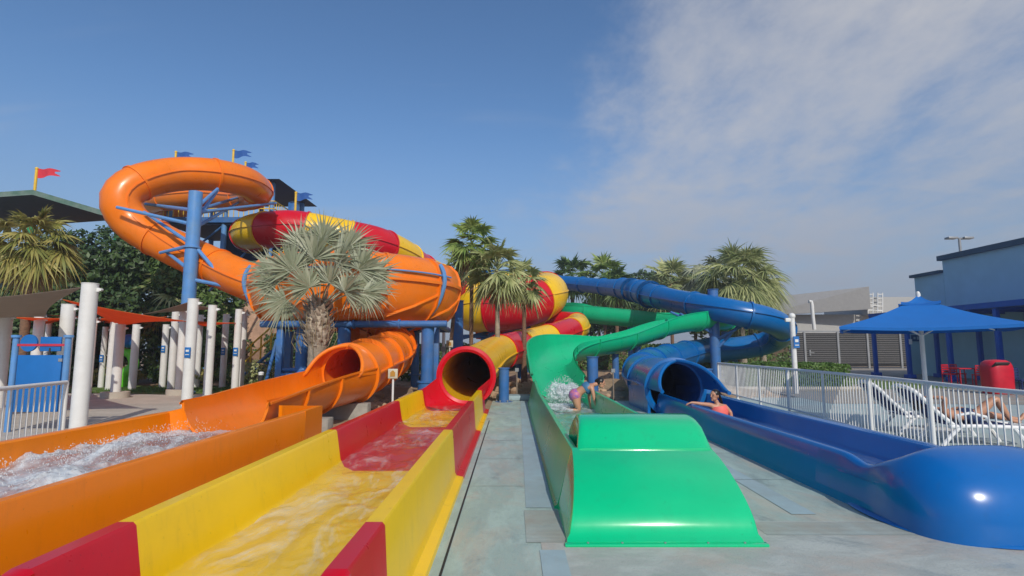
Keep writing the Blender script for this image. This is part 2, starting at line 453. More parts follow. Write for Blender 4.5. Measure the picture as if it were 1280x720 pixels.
# big curled funnel (behind the palms)
fp = [(603, 399, 36.6, .95), (592, 391, 35.2, 1.25), (603, 386, 34.4, 1.45), (628, 384, 34, 1.5), (655, 379, 34.2, 1.5), (676, 372, 35.3, 1.5), (684, 366, 37.2, 1.4), (668, 362, 39, 1.35), (635, 363, 40, 1.3), (600, 365, 40.2, 1.2), (575, 362, 40, 1.1)]
tube_slide(ry, [(*W(a, b, Y), r) for a, b, Y, r in fp], [M['yellow'], M['red']], sect=3.05, n=36, fl=.06)
fp = [(575, 362, 40, 1.1), (545, 347, 38, 1.1), (522, 334, 35.5, 1.05), (502, 319, 33.2, 1.02), (470, 306, 31.2, 1.05), (430, 297, 30.2, 1.02), (372, 286, 29.6, 1.0), (338, 287, 29.5, 1.0), (314, 290, 30.4, .95), (309, 296, 32, .9), (320, 300, 34.5, .85)]
tube_slide(ry, [(*W(a, b, Y), r) for a, b, Y, r in fp], [M['red'], M['yellow']], sect=2.0, n=32, fl=.06)
mb = MB(); mb.loft([ringpts(W(636, 407, 36.8), *((Vector((-1, 0, 0)), Vector((0, 1, 0)), Vector((0, 0, 1)))), q, 24, o) for q, o in ((.8, 0), (.95, .6), (.95, 1.6), (.9, 2.2))], True, 0)
mb.build('funnel_cone', M['red'], ry)

# ---------------------------------------------------------------- orange slide
og = thing('water_slide', 'orange slide with a high looping tube, huge bowl and wide foaming tray at left', 'water slide', (-4.4, 3, 0))
ZO = 0.6
def oprof(xl, xr, zt):
    return [(xl - .16, 0), (xl - .15, .04), (xl - .12, .06), (xl - .105, zt - .02), (xl - .09, zt), (xl - .01, zt), (xl + .01, zt - .02), (xl + .05, .22), (xl + .12, .13), (xl + .25, .1),
            (xr - .25, .1), (xr - .12, .13), (xr - .05, .22), (xr - .01, zt - .02), (xr + .01, zt), (xr + .09, zt), (xr + .105, zt - .02), (xr + .12, .06), (xr + .15, .04), (xr + .16, 0)]
trough(og, oprof(-5.5, -3.46, ZO), [(1.6, 4.4, M['orange_tray']), (4.4, 7.2, M['orange_tray']), (7.2, 9.0, M['orange_tray'])])
# the right wall runs on past the chute; end panels
mb = MB()
def wallseg(mb, a, b, z0, z1a, z1b, th):
    a = Vector((*a, 0)); b = Vector((*b, 0)); d = (b - a).normalized(); nrm = Vector((-d.y, d.x, 0)) * th / 2
    vs = []
    for p, zt in ((a, z1a), (b, z1b)):
        for s_, z in ((-1, z0), (-1, zt), (1, zt), (1, z0)):
            q = p + nrm * s_; vs.append((q.x, q.y, z))
    mb.add(vs, [(0, 1, 5, 4), (1, 2, 6, 5), (2, 3, 7, 6), (0, 3, 2, 1), (4, 5, 6, 7)], 0, False)
wallseg(mb, (-3.40, 9.0), (-3.42, 9.85), 0, ZO, ZO, .1)
wallseg(mb, (-3.46, 9.86), (-3.72, 8.9), 0.0, ZO - .004, ZO + .1, .06)
wallseg(mb, (-3.46, 9.8), (-3.5, 8.98), 0.0, .1, .1, .06)
mb.build('end_panel', M['orange_tray'], og)
mb = MB()
wallseg(mb, (-5.53, 8.9), (-5.22, 9.1), 0.0, ZO, ZO + .08, .06)
mb.build('end_panel', M['orange_tray'], og)
cc = [(-4.5, 8.7, .14), (-4.48, 9.6, .16), (-4.44, 10.6, .2), (-4.3, 12.0, .26), (-4.02, 13.35, .33), (-3.98, 13.62, .33)]
chute_slide(og, [(x, y, z, .66, -.02 + .04 * (y - 9), -.02 + .04 * (y - 9), 0) for x, y, z in cc], M['orange'], sect=1.6)
mp_ = [Vector((-4.0, 13.55, .99)), W(463, 455, 15.2), W(482, 447, 16.8), W(491, 438, 18.3), W(494, 427, 19.7), W(482, 415, 20.8), W(455, 409, 21.2), W(430, 406, 20.8)]
tube_slide(og, [(*p, .67) for p in mp_], [M['orange']], sect=1.3, step=.2, n=32, lip_start=True, fl=.09)
cheeks(og, mp_[0] + Vector((0, -.04, 0)), Vector((.18, .98, 0)), .67, .9, M['orange'])
for y, x, z in ((13.3, -4.35, .28), (11.3, -4.36, .22)):
    mb = MB(); mb.box((x + (.25 if y > 13 else 0), y, .0), (1.35, .35, .62 if y > 13 else .42), b=.02)
    mb.build('concrete_footing', M['concrete'], og)
hx = [(235, 262, 37), (200, 260, 36), (188, 252, 34), (215, 247, 32), (260, 244, 31), (303, 247, 29.3), (322, 241, 27.3), (308, 228, 25.3), (270, 219, 23.8), (220, 218, 22.8), (172, 229, 21.6), (151, 250, 21.2), (165, 278, 21.4), (205, 303, 21.5), (255, 327, 21.2), (300, 347, 20.5), (335, 360, 20.2)]
tube_slide(og, [(*W(a, b, Y), .72) for a, b, Y in hx], [M['orange']], sect=3.0, n=32, fl=.05)
# bowl
BC = Vector((-5.65, 20.0, 0)); NB = 12
bprof = [(.8, 2.34), (1.8, 2.34), (2.75, 2.42), (3.25, 2.65), (3.54, 3.02), (3.67, 3.45), (3.70, 3.80)]
bprof2 = [(3.70, 3.80), (3.68, 4.1), (3.58, 4.38), (3.38, 4.58), (3.12, 4.68), (3.08, 4.62)]
for k in range(NB):
    a0 = 2 * math.pi * k / NB; a1 = 2 * math.pi * (k + 1) / NB
    for pr, nm in ((bprof, 'bowl_panel'), (bprof2, 'rim_panel')):
        mb = MB(); mb.lathe(pr, BC, 8, 0, a0, a1)
        # raised joint rib that leans as it climbs
        rib = []
        for i, (r, z) in enumerate(pr):
            aa = a1 - (.0 if nm == 'rim_panel' else -.0)
            e = Vector((math.cos(aa), math.sin(aa), 0)); t = Vector((-math.sin(aa), math.cos(aa), 0))
            if i < len(pr) - 1: dr, dz = pr[i + 1][0] - r, pr[i + 1][1] - z
            n_ = Vector((e.x * dz, e.y * dz, -dr)).normalized()
            p = BC + e * r + Vector((0, 0, z))
            rib.append([p - t * .035 - n_ * .01, p - t * .035 + n_ * .07, p + t * .035 + n_ * .07, p + t * .035 - n_ * .01])
        mb.loft(rib, True, 0, False)
        if nm == 'bowl_panel':  # diagonal moulded rib across the panel
            dr_ = []
            for q in range(17):
                f = q / 16; aa = a0 + (a1 - a0) * f; ii = 3.0 + 1.9 * f; i = int(ii); g = ii - i
                r = pr[i][0] * (1 - g) + pr[min(i + 1, 6)][0] * g; z = pr[i][1] * (1 - g) + pr[min(i + 1, 6)][1] * g
                dr, dz = pr[min(i + 1, 6)][0] - pr[min(i, 5)][0], pr[min(i + 1, 6)][1] - pr[min(i, 5)][1]
                e = Vector((math.cos(aa), math.sin(aa), 0)); n_ = Vector((e.x * dz, e.y * dz, -dr)).normalized()
                p = BC + e * r + Vector((0, 0, z))
                dr_.append([p - n_ * .01 - Vector((0, 0, .03)), p + n_ * .05 - Vector((0, 0, .03)), p + n_ * .05 + Vector((0, 0, .03)), p - n_ * .01 + Vector((0, 0, .03))])
            mb.loft(dr_, True, 0, False)
        mb.build(nm, M['orange'], og)
mb = MB()
mb.loft([[BC + Vector((r * math.cos(2 * math.pi * k / 64), r * math.sin(2 * math.pi * k / 64), z)) for k in range(64)] for r, z in ((3.68, 3.75), (3.78, 3.75), (3.78, 3.85), (3.68, 3.85))], True, 0, False)
mb.build('bowl_flange', M['orange'], og)
# dome lid
mb = MB(); mb.lathe([(3.12, 4.64), (2.4, 4.78), (1.4, 4.88), (.02, 4.92)], BC, 36); mb.build('bowl_lid', M['orange'], og)

# ---------------------------------------------------------------- green slide
gr = thing('water_slide', 'green open slide winding down to a straight tray with a broad bright green end cap', 'water slide', (1.3, 4.7, 0))
ZG = .58
gprof = [(.425, 0), (.43, .025), (.455, .04), (.475, .1), (.60, ZG - .02), (.612, ZG), (.67, ZG), (.685, ZG - .02), (.74, .26), (.82, .15), (.95, .1), (1.75, .1), (1.88, .15), (1.93, .26), (1.965, ZG - .02), (1.98, ZG), (2.03, ZG), (2.04, ZG - .02), (2.07, .1), (2.08, .04), (2.11, .025), (2.12, 0)]
trough(gr, gprof, [(5.7, 9.4, M['green']), (9.4, 13.1, M['green'])])
# widening last section meets the round chute
def lerpprof(f):
    r = .78
    out = []
    for x, z in gprof: out.append((x + (1.34 - 1.325) * f, z * (1 + .2 * f)))
    return out
mb = MB(); mb.loft([[Vector((x + .02 * f, 13.1 + 3.4 * f, z)) for x, z in lerpprof(f)] for f in (0, .33, .66, 1)], True, 0); mb.build('tray_section', M['green'], gr)
gp = [(1.36, 16.2, .14, .74, -.05, -.05, 0), (1.38, 17.6, .22, .76, .1, -.1, 0), (1.42, 19.5, .42, .8, .35, -.15, .02), (1.62, 21.4, .66, .84, .5, -.2, .05), (2.25, 23.2, .95, .84, .5, -.2, .06), (3.4, 24.6, 1.2, .8, .3, -.1, .04), (4.9, 25.9, 1.45, .78, .0, 0, 0), (6.4, 27.3, 1.8, .76, 0, .1, 0), (8.3, 28.9, 2.35, .75, 0, .2, -.03), (10.4, 30.0, 2.65, .75, 0, .3, -.05), (12.3, 31.6, 2.75, .75, 0, .4, -.06), (13.0, 33.6, 2.8, .75, 0, .5, -.08), (12.2, 35.8, 2.85, .78, 0, .5, -.05), (9.8, 36.8, 3.0, .8, .2, .3, 0), (7.2, 37.2, 3.2, .8, .3, .2, 0), (4.6, 38, 3.5, .8, .3, .5, 0), (3.0, 40, 3.75, .78, .2, .5, 0), (1.5, 42, 4.0, .75, 0, .3, 0), (-1, 45, 4.6, .75, 0, 0, 0)]
gpath = chute_slide(gr, [(x, y, z, r, hl, hr, b) for x, y, z, r, hl, hr, b in gp], M['green'], sect=2.8)
# end cap
cp = [(4.66, .0), (4.66, .03), (4.70, .05), (4.738, .082), (4.765, .13), (4.792, .182), (4.84, .236), (4.93, .305), (5.08, .392), (5.26, .475), (5.46, .545), (5.62, .585), (5.70, .60)]
mb = MB()
def capring(y, z):
    k = z / .6
    xl = .455 + .145 * k; xr = 2.06 - .02 * k; fl_ = .02 if z < .06 else 0
    return [Vector((.455 - fl_, y, 0)), Vector((xl - fl_, y, max(0, z - .025))), Vector((xl - fl_ + .01, y, max(0, z - .006))), Vector((xl + .04, y, z)), Vector(((xl + xr) / 2, y, z + .003)), Vector((xr - .04, y, z)), Vector((xr + fl_ - .01, y, max(0, z - .006))), Vector((xr + fl_, y, max(0, z - .025))), Vector((2.06 + fl_, y, 0))]
mb.loft([capring(*q) for q in cp], False, 0)
mb.box((1.26, 4.645, .014), (1.66, .07, .026), b=.01)
mb.build('end_cap', M['green_cap'], gr)
hp_ = [(5.64, .50), (5.641, .604), (5.71, .645), (5.80, .715), (5.90, .79), (6.04, .84), (6.20, .868), (6.34, .868), (6.46, .82), (6.56, .70), (6.62, .5), (6.65, .12)]
mb = MB()
def hoodring(y, z):
    k = max(0, (z - .6) / .27); xl = .65 + .07 * k; xr = 2.035 - .015 * k
    e = .05
    return [Vector((xl + .05, y, .12)), Vector((xl + .02, y, max(.12, z * .6))), Vector((xl, y, max(.12, z - e))), Vector((xl + .012, y, max(.12, z - .02))), Vector((xl + .035, y, max(.12, z - .005))), Vector((xl + .08, y, z)), Vector(((xl + xr) / 2, y, z + .003)), Vector((xr - .08, y, z)), Vector((xr - .035, y, max(.12, z - .005))), Vector((xr - .012, y, max(.12, z - .02))), Vector((xr, y, max(.12, z - e))), Vector((xr, y, .12))]
mb.loft([hoodring(*q) for q in hp_], False, 0)
mb.build('cap_hood', M['green_cap'], gr)
mb = MB()
for x in (.62, .9, 1.25, 1.6, 1.9): mb.cyl((x, 4.64, .026), (x, 4.64, .034), .009, n=8)
mb.build('flange_bolts', M['galv'], gr)
# ---------------------------------------------------------------- blue slide
bl = thing('water_slide', 'blue slide with an enclosed tube curling down to an open tray with domed end', 'water slide', (4.2, 4.6, 0))
ZB = .5
def bprofile(f, zt):
    xl, xr = 3.62 - .04 * f, 4.86
    pts = [(xl - .1, 0), (xl - .09, .03), (xl - .075, .08), (xl - .05, zt * .6), (xl - .01, zt - .04), (xl + .015, zt - .01), (xl + .05, zt), (xl + .085, zt - .01), (xl + .11, zt - .05), (xl + .16, .25), (xl + .28, .13), (xl + .42, .1),
           (xr - .42, .1), (xr - .28, .13), (xr - .16, .25), (xr - .11, zt - .05), (xr - .08, zt - .01), (xr - .04, zt), (xr + .06, zt), (xr + .075, zt - .03), (xr + .09, .03), (xr + .1, 0)]
    return pts
for ya, yb_ in ((6.5, 8.7), (8.7, 11.2), (11.2, 13.9)):
    mb = MB(); rings = []
    for q in range(7):
        y = ya + (yb_ - ya) * q / 6
        sh = max(0, y - 10) * .03
        rings.append([Vector((x + sh, y, z)) for x, z in bprofile(1, ZB)])
    mb.loft(rings, True, 0); mb.build('tray_section', M['blue_cap'], bl)
def resamp(pts, n):
    tot = [0]
    for a, b in zip(pts, pts[1:]): tot.append(tot[-1] + math.dist(a, b))
    out = []
    for k in range(n + 1):
        q = tot[-1] * k / n; i = 0
        while i < len(pts) - 2 and tot[i + 1] < q: i += 1
        f = (q - tot[i]) / max(1e-9, tot[i + 1] - tot[i]); out.append(tuple(u + (v - u) * f for u, v in zip(pts[i], pts[i + 1])))
    return out
NP = 160
up_ = bprofile(1, ZB)
imid = 11
Lh = resamp(up_[:imid + 1], NP // 2); Rh = resamp(up_[imid:], NP // 2)[1:]
USEC = Lh + Rh
def domesec(w, h, cx):
    pts = []
    for k in range(NP + 1):
        a = math.pi * (1 - k / NP); c_, s_ = math.cos(a), math.sin(a); e = 2 / 3.1
        pts.append((cx + w * math.copysign(abs(c_) ** e, c_), h * abs(s_) ** e))
    return resamp(pts, NP)
rings = []
CXD, YF, YT = 4.30, 4.56, 6.5
for j in range(61):
    f = j / 60
    y = YT - (YT - YF) * (1 - (1 - f) ** 1.7)
    s_ = max(0, min(1, (5.62 - y) / .48)); s_ = s_ * s_ * (3 - 2 * s_)
    fr_ = max(0, min(1, (5.35 - y) / (5.35 - YF)))
    k1 = max(0.0, 1 - fr_ ** 2.5) ** (1 / 2.5)
    kw = max(0.0, 1 - fr_ ** 3.2) ** (1 / 3.2)
    D = domesec(.835 * max(kw, .02), .73 * max(k1, .01), CXD)
    dip = -.06 * math.exp(-((y - 5.72) / .22) ** 2)
    U_ = [(x, z + (dip if z > .3 else 0)) for x, z in USEC]
    rings.append([Vector((u[0] * (1 - s_) + d[0] * s_, y, u[1] * (1 - s_) + d[1] * s_)) for u, d in zip(U_, D)])
mb = MB(); mb.loft(rings, False, 0); mb.build('end_dome', M['blue_cap'], bl)
mb = MB()
base = [(.86, .0), (.88, .012), (.86, .03)]
rings = []
for ro, z in ((.03, .0), (.05, .012), (.03, .03), (.0, .035)):
    rings.append([Vector((4.30 + (.83 + ro) * math.copysign(abs(math.cos(a)) ** .8, math.cos(a)), 5.42 + (.85 + ro) * math.copysign(abs(math.sin(a)) ** .8, math.sin(a)), z)) for a in [2 * math.pi * k / 64 for k in range(64)]])
mb.loft(rings, True, 0); mb.build('dome_base_flange', M['blue_cap'], bl)
bt = [Vector((4.10, 13.9, .62)), Vector((4.22, 15.6, .68)), W(812, 474, 17.4), W(804, 468, 19.4), W(806, 460, 22), W(822, 453, 24.8), W(845, 446, 28), W(875, 439, 31.5), W(915, 436, 32.6), W(950, 431, 32.8), W(974, 421, 31.8), W(977, 409, 30), W(957, 399, 28.8), W(920, 391, 28.8), W(880, 383, 30), W(840, 375, 32.5), W(812, 368, 35.5), W(790, 362, 39), W(760, 359, 43), W(725, 355.5, 47), W(690, 352, 50), W(655, 347, 53), W(600, 343, 58)]
br = [.67, .67] + [.68] * 14 + [.74, .8, .66] + [.64] * 4
tube_slide(bl, [(*p, r) for p, r in zip(bt, br)], [M['blue']], sect=3.0, n=28, lip_start=True, fl=.075)
for q_, rr0 in (((812, 368, 35.5), .76), ((790, 362.5, 38.4), .70)):
    p_ = W(*q_); T_ = (W(840, 375, 32.5) - W(790, 362, 39)).normalized(); S_ = T_.cross(Vector((0, 0, 1))).normalized()
    mb = MB(); flange(mb, p_, (T_, S_, S_.cross(T_)), rr0, 36, w=.09, h=.16); mb.build('joint_collar', M['blue'], bl)
cheeks(bl, bt[0] + Vector((0, -.05, 0)), Vector((0, 1, 0)), .66, 1.7, M['blue'], sides=(1,))
for q_, rr0 in (((812, 368, 35.5), .76), ((790, 362.5, 38.4), .70)):
    p_ = W(*q_); T_ = (W(840, 375, 32.5) - W(790, 362, 39)).normalized(); S_ = T_.cross(Vector((0, 0, 1))).normalized()
    mb = MB(); flange(mb, p_, (T_, S_, S_.cross(T_)), rr0, 36, w=.09, h=.16); mb.build('joint_collar', M['blue'], bl)
cheeks(bl, bt[0] + Vector((0, -.05, 0)), Vector((0, 1, 0)), .66, 1.3, M['blue'], sides=(-1,))
for x in (3.44, 4.82):
    mb = MB(); wallseg(mb, (x, 13.9), (x + .02, 16.2), 0, ZB + .18, ZB + .05, .07)
    mb.build('mouth_skirt', M['blue'], bl)

# ---------------------------------------------------------------- water in the trays
def watermat(name, foam_scale, foam_lo, foam_hi, tint, ripple=.6, foamcol=(.72, .78, .80), stretch=(1, .35, 1), dens=.25):
    m = bpy.data.materials.new(name)
    n, N, L, P = nt(m)
    tc = N.new("ShaderNodeTexCoord"); mp = N.new("ShaderNodeMapping"); mp.inputs["Scale"].default_value = stretch
    L.new(tc.outputs["Object"], mp.inputs[0])
    w1 = N.new("ShaderNodeTexNoise"); w1.inputs["Scale"].default_value = foam_scale; w1.inputs["Detail"].default_value = 10; w1.inputs["Roughness"].default_value = .72; w1.inputs["Distortion"].default_value = .9
    L.new(mp.outputs[0], w1.inputs[0])
    rp = N.new("ShaderNodeMapRange"); rp.inputs[1].default_value = foam_lo; rp.inputs[2].default_value = foam_hi
    L.new(w1.outputs[0], rp.inputs[0])
    tr = N.new("ShaderNodeBsdfTransparent"); tr.inputs[0].default_value = (*tint, 1)
    df = N.new("ShaderNodeBsdfDiffuse"); df.inputs[0].default_value = (*foamcol, 1)
    gl = N.new("ShaderNodeBsdfGlossy"); gl.inputs["Roughness"].default_value = .12
    lw = N.new("ShaderNodeLayerWeight"); lw.inputs[0].default_value = .5; fr = N.new("ShaderNodeMath"); fr.operation = "POWER"; fr.inputs[1].default_value = 5; L.new(lw.outputs["Facing"], fr.inputs[0]); fr2 = N.new("ShaderNodeMath"); fr2.operation = "MULTIPLY_ADD"; fr2.inputs[1].default_value = .55; fr2.inputs[2].default_value = .03; L.new(fr.outputs[0], fr2.inputs[0]); fr = fr2
    nb = N.new("ShaderNodeTexNoise"); nb.inputs["Scale"].default_value = 9; nb.inputs["Detail"].default_value = 5
    L.new(mp.outputs[0], nb.inputs[0])
    b = N.new("ShaderNodeBump"); b.inputs["Strength"].default_value = ripple; b.inputs["Distance"].default_value = .014; L.new(nb.outputs[0], b.inputs["Height"])
    for q in (gl, lw, df): L.new(b.outputs[0], q.inputs["Normal"])
    m0 = N.new("ShaderNodeMixShader"); m0.inputs[0].default_value = dens; L.new(tr.outputs[0], m0.inputs[1]); L.new(df.outputs[0], m0.inputs[2])
    m1 = N.new("ShaderNodeMixShader"); L.new(rp.outputs[0], m1.inputs[0]); L.new(m0.outputs[0], m1.inputs[1]); L.new(df.outputs[0], m1.inputs[2])
    m2 = N.new("ShaderNodeMixShader"); L.new(fr.outputs[0], m2.inputs[0]); L.new(m1.outputs[0], m2.inputs[1]); L.new(gl.outputs[0], m2.inputs[2])
    L.new(m2.outputs[0], N["Material Output"].inputs[0])
    return m
def water(name, x0, x1, y0, y1, z, m, nx, ny, amp, fq=2.0, hfun=None):
    vs, fs = [], []
    for j in range(ny + 1):
        for i in range(nx + 1):
            x = x0 + (x1 - x0) * i / nx; y = y0 + (y1 - y0) * j / ny
            h = amp * noise.fractal(Vector((x * fq * 1.5, y * fq, 3.1)), .8, 2.1, 5)
            if hfun: h += hfun(x, y)
            vs.append((x, y, z + h))
    for j in range(ny):
        for i in range(nx):
            a = j * (nx + 1) + i; fs.append((a, a + 1, a + nx + 2, a + nx + 1))
    mb = MB(); mb.add(vs, fs)
    o = mb.build(name, m); return struct(o)
WY = watermat('yellow_tray_water', 2.2, .50, .86, (.99, .99, .96), dens=.03, ripple=.5, foamcol=(.74,.78,.74))
water('water', -2.12, -.93, 2.56, 13.6, .21, WY, 50, 360, .035)
WO = watermat('foaming_water', 1.6, .38, .60, (.92, .9, .84), dens=.25, foamcol=(.56, .60, .63), ripple=.9)
def fo(x, y):
    f = min(1, max(0, (8.6 - y) / 1.0)) * min(1, max(0, (y - 3.4) / 1.6)) 
    g = noise.fractal(Vector((x * 2.2, y * 1.3, 9)), .9, 2.2, 6)
    g2 = abs(noise.fractal(Vector((x * 6, y * 3.6, 2)), .8, 2.1, 4))
    return f * (.04 + .10 * max(0, g + .2) + .05 * (1 - g2) * max(0, g + .1))
water('water', -5.46, -3.50, 1.7, 8.95, .30, WO, 160, 520, .03, 2.2, fo)
WG = watermat('green_tray_water', 1.6, .46, .75, (.8, .95, .9), dens=.12)
water('water', .74, 1.97, 6.6, 17.4, .19, WG, 40, 280, .03)
WB = watermat('blue_tray_water', 1.4, .52, .85, (.75, .88, .95), dens=.06)
water('water', 3.82, 4.72, 5.6, 13.8, .2, WB, 30, 200, .02)

# splashes: lumpy froth with fine drops
def frothmat():
    m = bpy.data.materials.new('white_froth'); n, N, L, P = nt(m)
    P.inputs['Base Color'].default_value = (.74, .79, .81, 1); P.inputs['Roughness'].default_value = .7; P.inputs['Specular IOR Level'].default_value = .1; P.inputs['Subsurface Weight'].default_value = 0
    tc = N.new('ShaderNodeTexCoord'); no = N.new('ShaderNodeTexNoise'); no.inputs['Scale'].default_value = 22; no.inputs['Detail'].default_value = 6; no.inputs['Roughness'].default_value = .75
    L.new(tc.outputs['Object'], no.inputs[0])
    mr = N.new('ShaderNodeMapRange'); mr.inputs[1].default_value = .36; mr.inputs[2].default_value = .72; L.new(no.outputs[0], mr.inputs[0])
    tr = N.new('ShaderNodeBsdfTransparent'); mx = N.new('ShaderNodeMixShader'); L.new(mr.outputs[0], mx.inputs[0]); L.new(tr.outputs[0], mx.inputs[1]); L.new(P.outputs[0], mx.inputs[2])
    L.new(mx.outputs[0], N['Material Output'].inputs[0])
    b = N.new('ShaderNodeBump'); b.inputs['Strength'].default_value = .3; b.inputs['Distance'].default_value = .01; L.new(no.outputs[0], b.inputs['Height']); L.new(b.outputs[0], P.inputs['Normal'])
    return m
FM = frothmat()
bmq = bmesh.new(); bmesh.ops.create_icosphere(bmq, subdivisions=4, radius=1); IV = [v.co.copy() for v in bmq.verts]; IF = [[v.index for v in f.verts] for f in bmq.faces]; bmq.free()
def splash(label, c, size, n, seed, lumps=7, drop=(.003, .010)):
    rnd = random.Random(seed); mb = MB(); c = Vector(c)
    for k in range(lumps):
        o_ = Vector((rnd.gauss(0, .45) * size[0], rnd.gauss(0, .45) * size[1], rnd.uniform(0, .35) * size[2])); q = rnd.uniform(.3, .55)
        vs = []
        for v in IV:
            d = 1 + .5 * noise.fractal(v * 2.0 + Vector((seed + k * 3.1, 0, 0)), .9, 2.1, 5)
            vs.append(c + o_ + Vector((v.x * size[0] * q * d, v.y * size[1] * q * d, v.z * size[2] * q * 1.1 * d)))
        mb.add(vs, IF, 0, True)
    for k in range(n):
        x = rnd.gauss(0, .6) * size[0]; y = rnd.gauss(0, .6) * size[1]
        z = rnd.random() ** 1.4 * size[2] * 1.25 * math.exp(-(x / size[0]) ** 2 * .8)
        r = rnd.uniform(*drop); p = c + Vector((x, y, z))
        mb.add([p + Vector((r, 0, 0)), p + Vector((0, r, 0)), p - Vector((r, 0, 0)), p - Vector((0, r, 0)), p + Vector((0, 0, r * 1.5)), p - Vector((0, 0, r * 1.5))], [(0, 1, 4), (1, 2, 4), (2, 3, 4), (3, 0, 4), (1, 0, 5), (2, 1, 5), (3, 2, 5), (0, 3, 5)], 0, True)
    o = mb.build('water_splash', FM); o['kind'] = 'stuff'; o['label'] = label; o['category'] = 'splash'; return o
splash('white spray of droplets behind the bending woman in the green slide', (1.36, 14.5, .34), (.42, .6, .46), 900, 1, 9, (.004, .014))
splash('low churned foam around the knees of the bending woman', (1.2, 13.5, .2), (.5, .6, .10), 250, 5, 7)
for i, y in enumerate((4.9, 6.2, 7.4)):
    splash('fine droplets thrown up ' + ('at the near end of the orange tray water', 'in the middle of the orange tray water', 'near the chute end of the orange tray')[i], (-4.55, y, .42), (.42, .7, .16), 500, 20 + i, 0, (.003, .008))
# ================================================================== GROUND
def sheet(name, pts, z, m, sub=0):
    mb = MB(); mb.add([(x, y, z) for x, y in pts], [tuple(range(len(pts)))]); return struct(mb.build(name, m))
def stripes(m, scale, strength, dirv=(0, 1, 0), dist=.01):
    n, N, L, P = nt(m)
    tc = N.new("ShaderNodeTexCoord"); wv = N.new("ShaderNodeTexWave"); wv.inputs["Scale"].default_value = scale; wv.bands_direction = 'Y' if dirv[1] else 'X'
    wv.inputs["Distortion"].default_value = .3
    L.new(tc.outputs["Object"], wv.inputs[0])
    b = N.new("ShaderNodeBump"); b.inputs["Strength"].default_value = strength; b.inputs["Distance"].default_value = dist
    L.new(wv.outputs[0], b.inputs["Height"]); L.new(b.outputs[0], P.inputs["Normal"])
    return m
def deckmat(name, base, warm, dark, stretch, sc_=1.0):
    m = bpy.data.materials.new(name); n, N, L, P = nt(m)
    tc = N.new("ShaderNodeTexCoord"); mp = N.new("ShaderNodeMapping"); mp.inputs["Scale"].default_value = stretch; L.new(tc.outputs["Object"], mp.inputs[0])
    def layer(prev, colr, scale, lo, hi, amt, detail=8, rough=.7, vec=None, dist=.4):
        t = N.new("ShaderNodeTexNoise"); t.inputs["Scale"].default_value = scale; t.inputs["Detail"].default_value = detail; t.inputs["Roughness"].default_value = rough; t.inputs["Distortion"].default_value = dist
        L.new(vec or mp.outputs[0], t.inputs[0])
        r = N.new("ShaderNodeMapRange"); r.inputs[1].default_value = lo; r.inputs[2].default_value = hi; r.inputs[4].default_value = amt; L.new(t.outputs[0], r.inputs[0])
        x = N.new("ShaderNodeMixRGB"); L.new(r.outputs[0], x.inputs[0]); x.inputs[2].default_value = (*colr, 1)
        if isinstance(prev, tuple): x.inputs[1].default_value = (*prev, 1)
        else: L.new(prev, x.inputs[1])
        return x.outputs[0], t
    c, _ = layer(base, tuple(q * 1.25 for q in base), 2.2 * sc_, .45, .6, .8)
    c, _ = layer(c, warm, .7 * sc_, .50, .62, .75)
    c, _ = layer(c, (.42, .30, .27), 1.1 * sc_, .60, .70, .45, vec=tc.outputs["Object"])
    c, t4 = layer(c, dark, 1.6 * sc_, .56, .68, .6)
    c, _ = layer(c, dark, 14, .55, .75, .5, vec=tc.outputs["Object"])
    c, _ = layer(c, (.16, .16, .15), 45, .66, .72, .6, detail=3, vec=tc.outputs["Object"])
    L.new(c, P.inputs["Base Color"])
    r = N.new("ShaderNodeMapRange"); r.inputs[1].default_value = .4; r.inputs[2].default_value = .65; r.inputs[3].default_value = .75; r.inputs[4].default_value = .38; L.new(t4.outputs[0], r.inputs[0]); L.new(r.outputs[0], P.inputs["Roughness"])
    bt_ = N.new("ShaderNodeTexNoise"); bt_.inputs["Scale"].default_value = 60; bt_.inputs["Detail"].default_value = 5; L.new(tc.outputs["Object"], bt_.inputs[0])
    bb = N.new("ShaderNodeBump"); bb.inputs["Strength"].default_value = .35; bb.inputs["Distance"].default_value = .01; L.new(bt_.outputs[0], bb.inputs["Height"]); L.new(bb.outputs[0], P.inputs["Normal"])
    return m
M['deck'] = deckmat('weathered_deck_paint', (.33, .43, .40), (.45, .41, .34), (.20, .27, .26), (1.5, .6, 1))
M['deck2'] = deckmat('grey_worn_deck', (.38, .41, .38), (.46, .40, .34), (.22, .27, .26), (.8, 1.3, 1), 1.1)
M['strip'] = mat('pale_blue_strip', (0.33, 0.45, 0.49), rough=.6, var=.12, vscale=2, c2=(0.30, 0.36, 0.36), c2amt=.6)
M['pooldeck'] = mat('pale_teal_pool_deck', (0.36, 0.47, 0.47), rough=.6, var=.12, vscale=1.2, c2=(0.42, 0.43, 0.40), c2amt=.6, c2scale=.4)
M['groove'] = mat('grooved_concrete', (0.34, 0.40, 0.38), rough=.75, var=.18, vscale=2, c2=(0.33, 0.31, 0.26), c2amt=.7)
stripes(M['groove'], 9, .3, dist=.01)
sheet('ground', [(-440, -50), (440, -50), (440, 550), (-440, 550)], -.06, M['soil'])
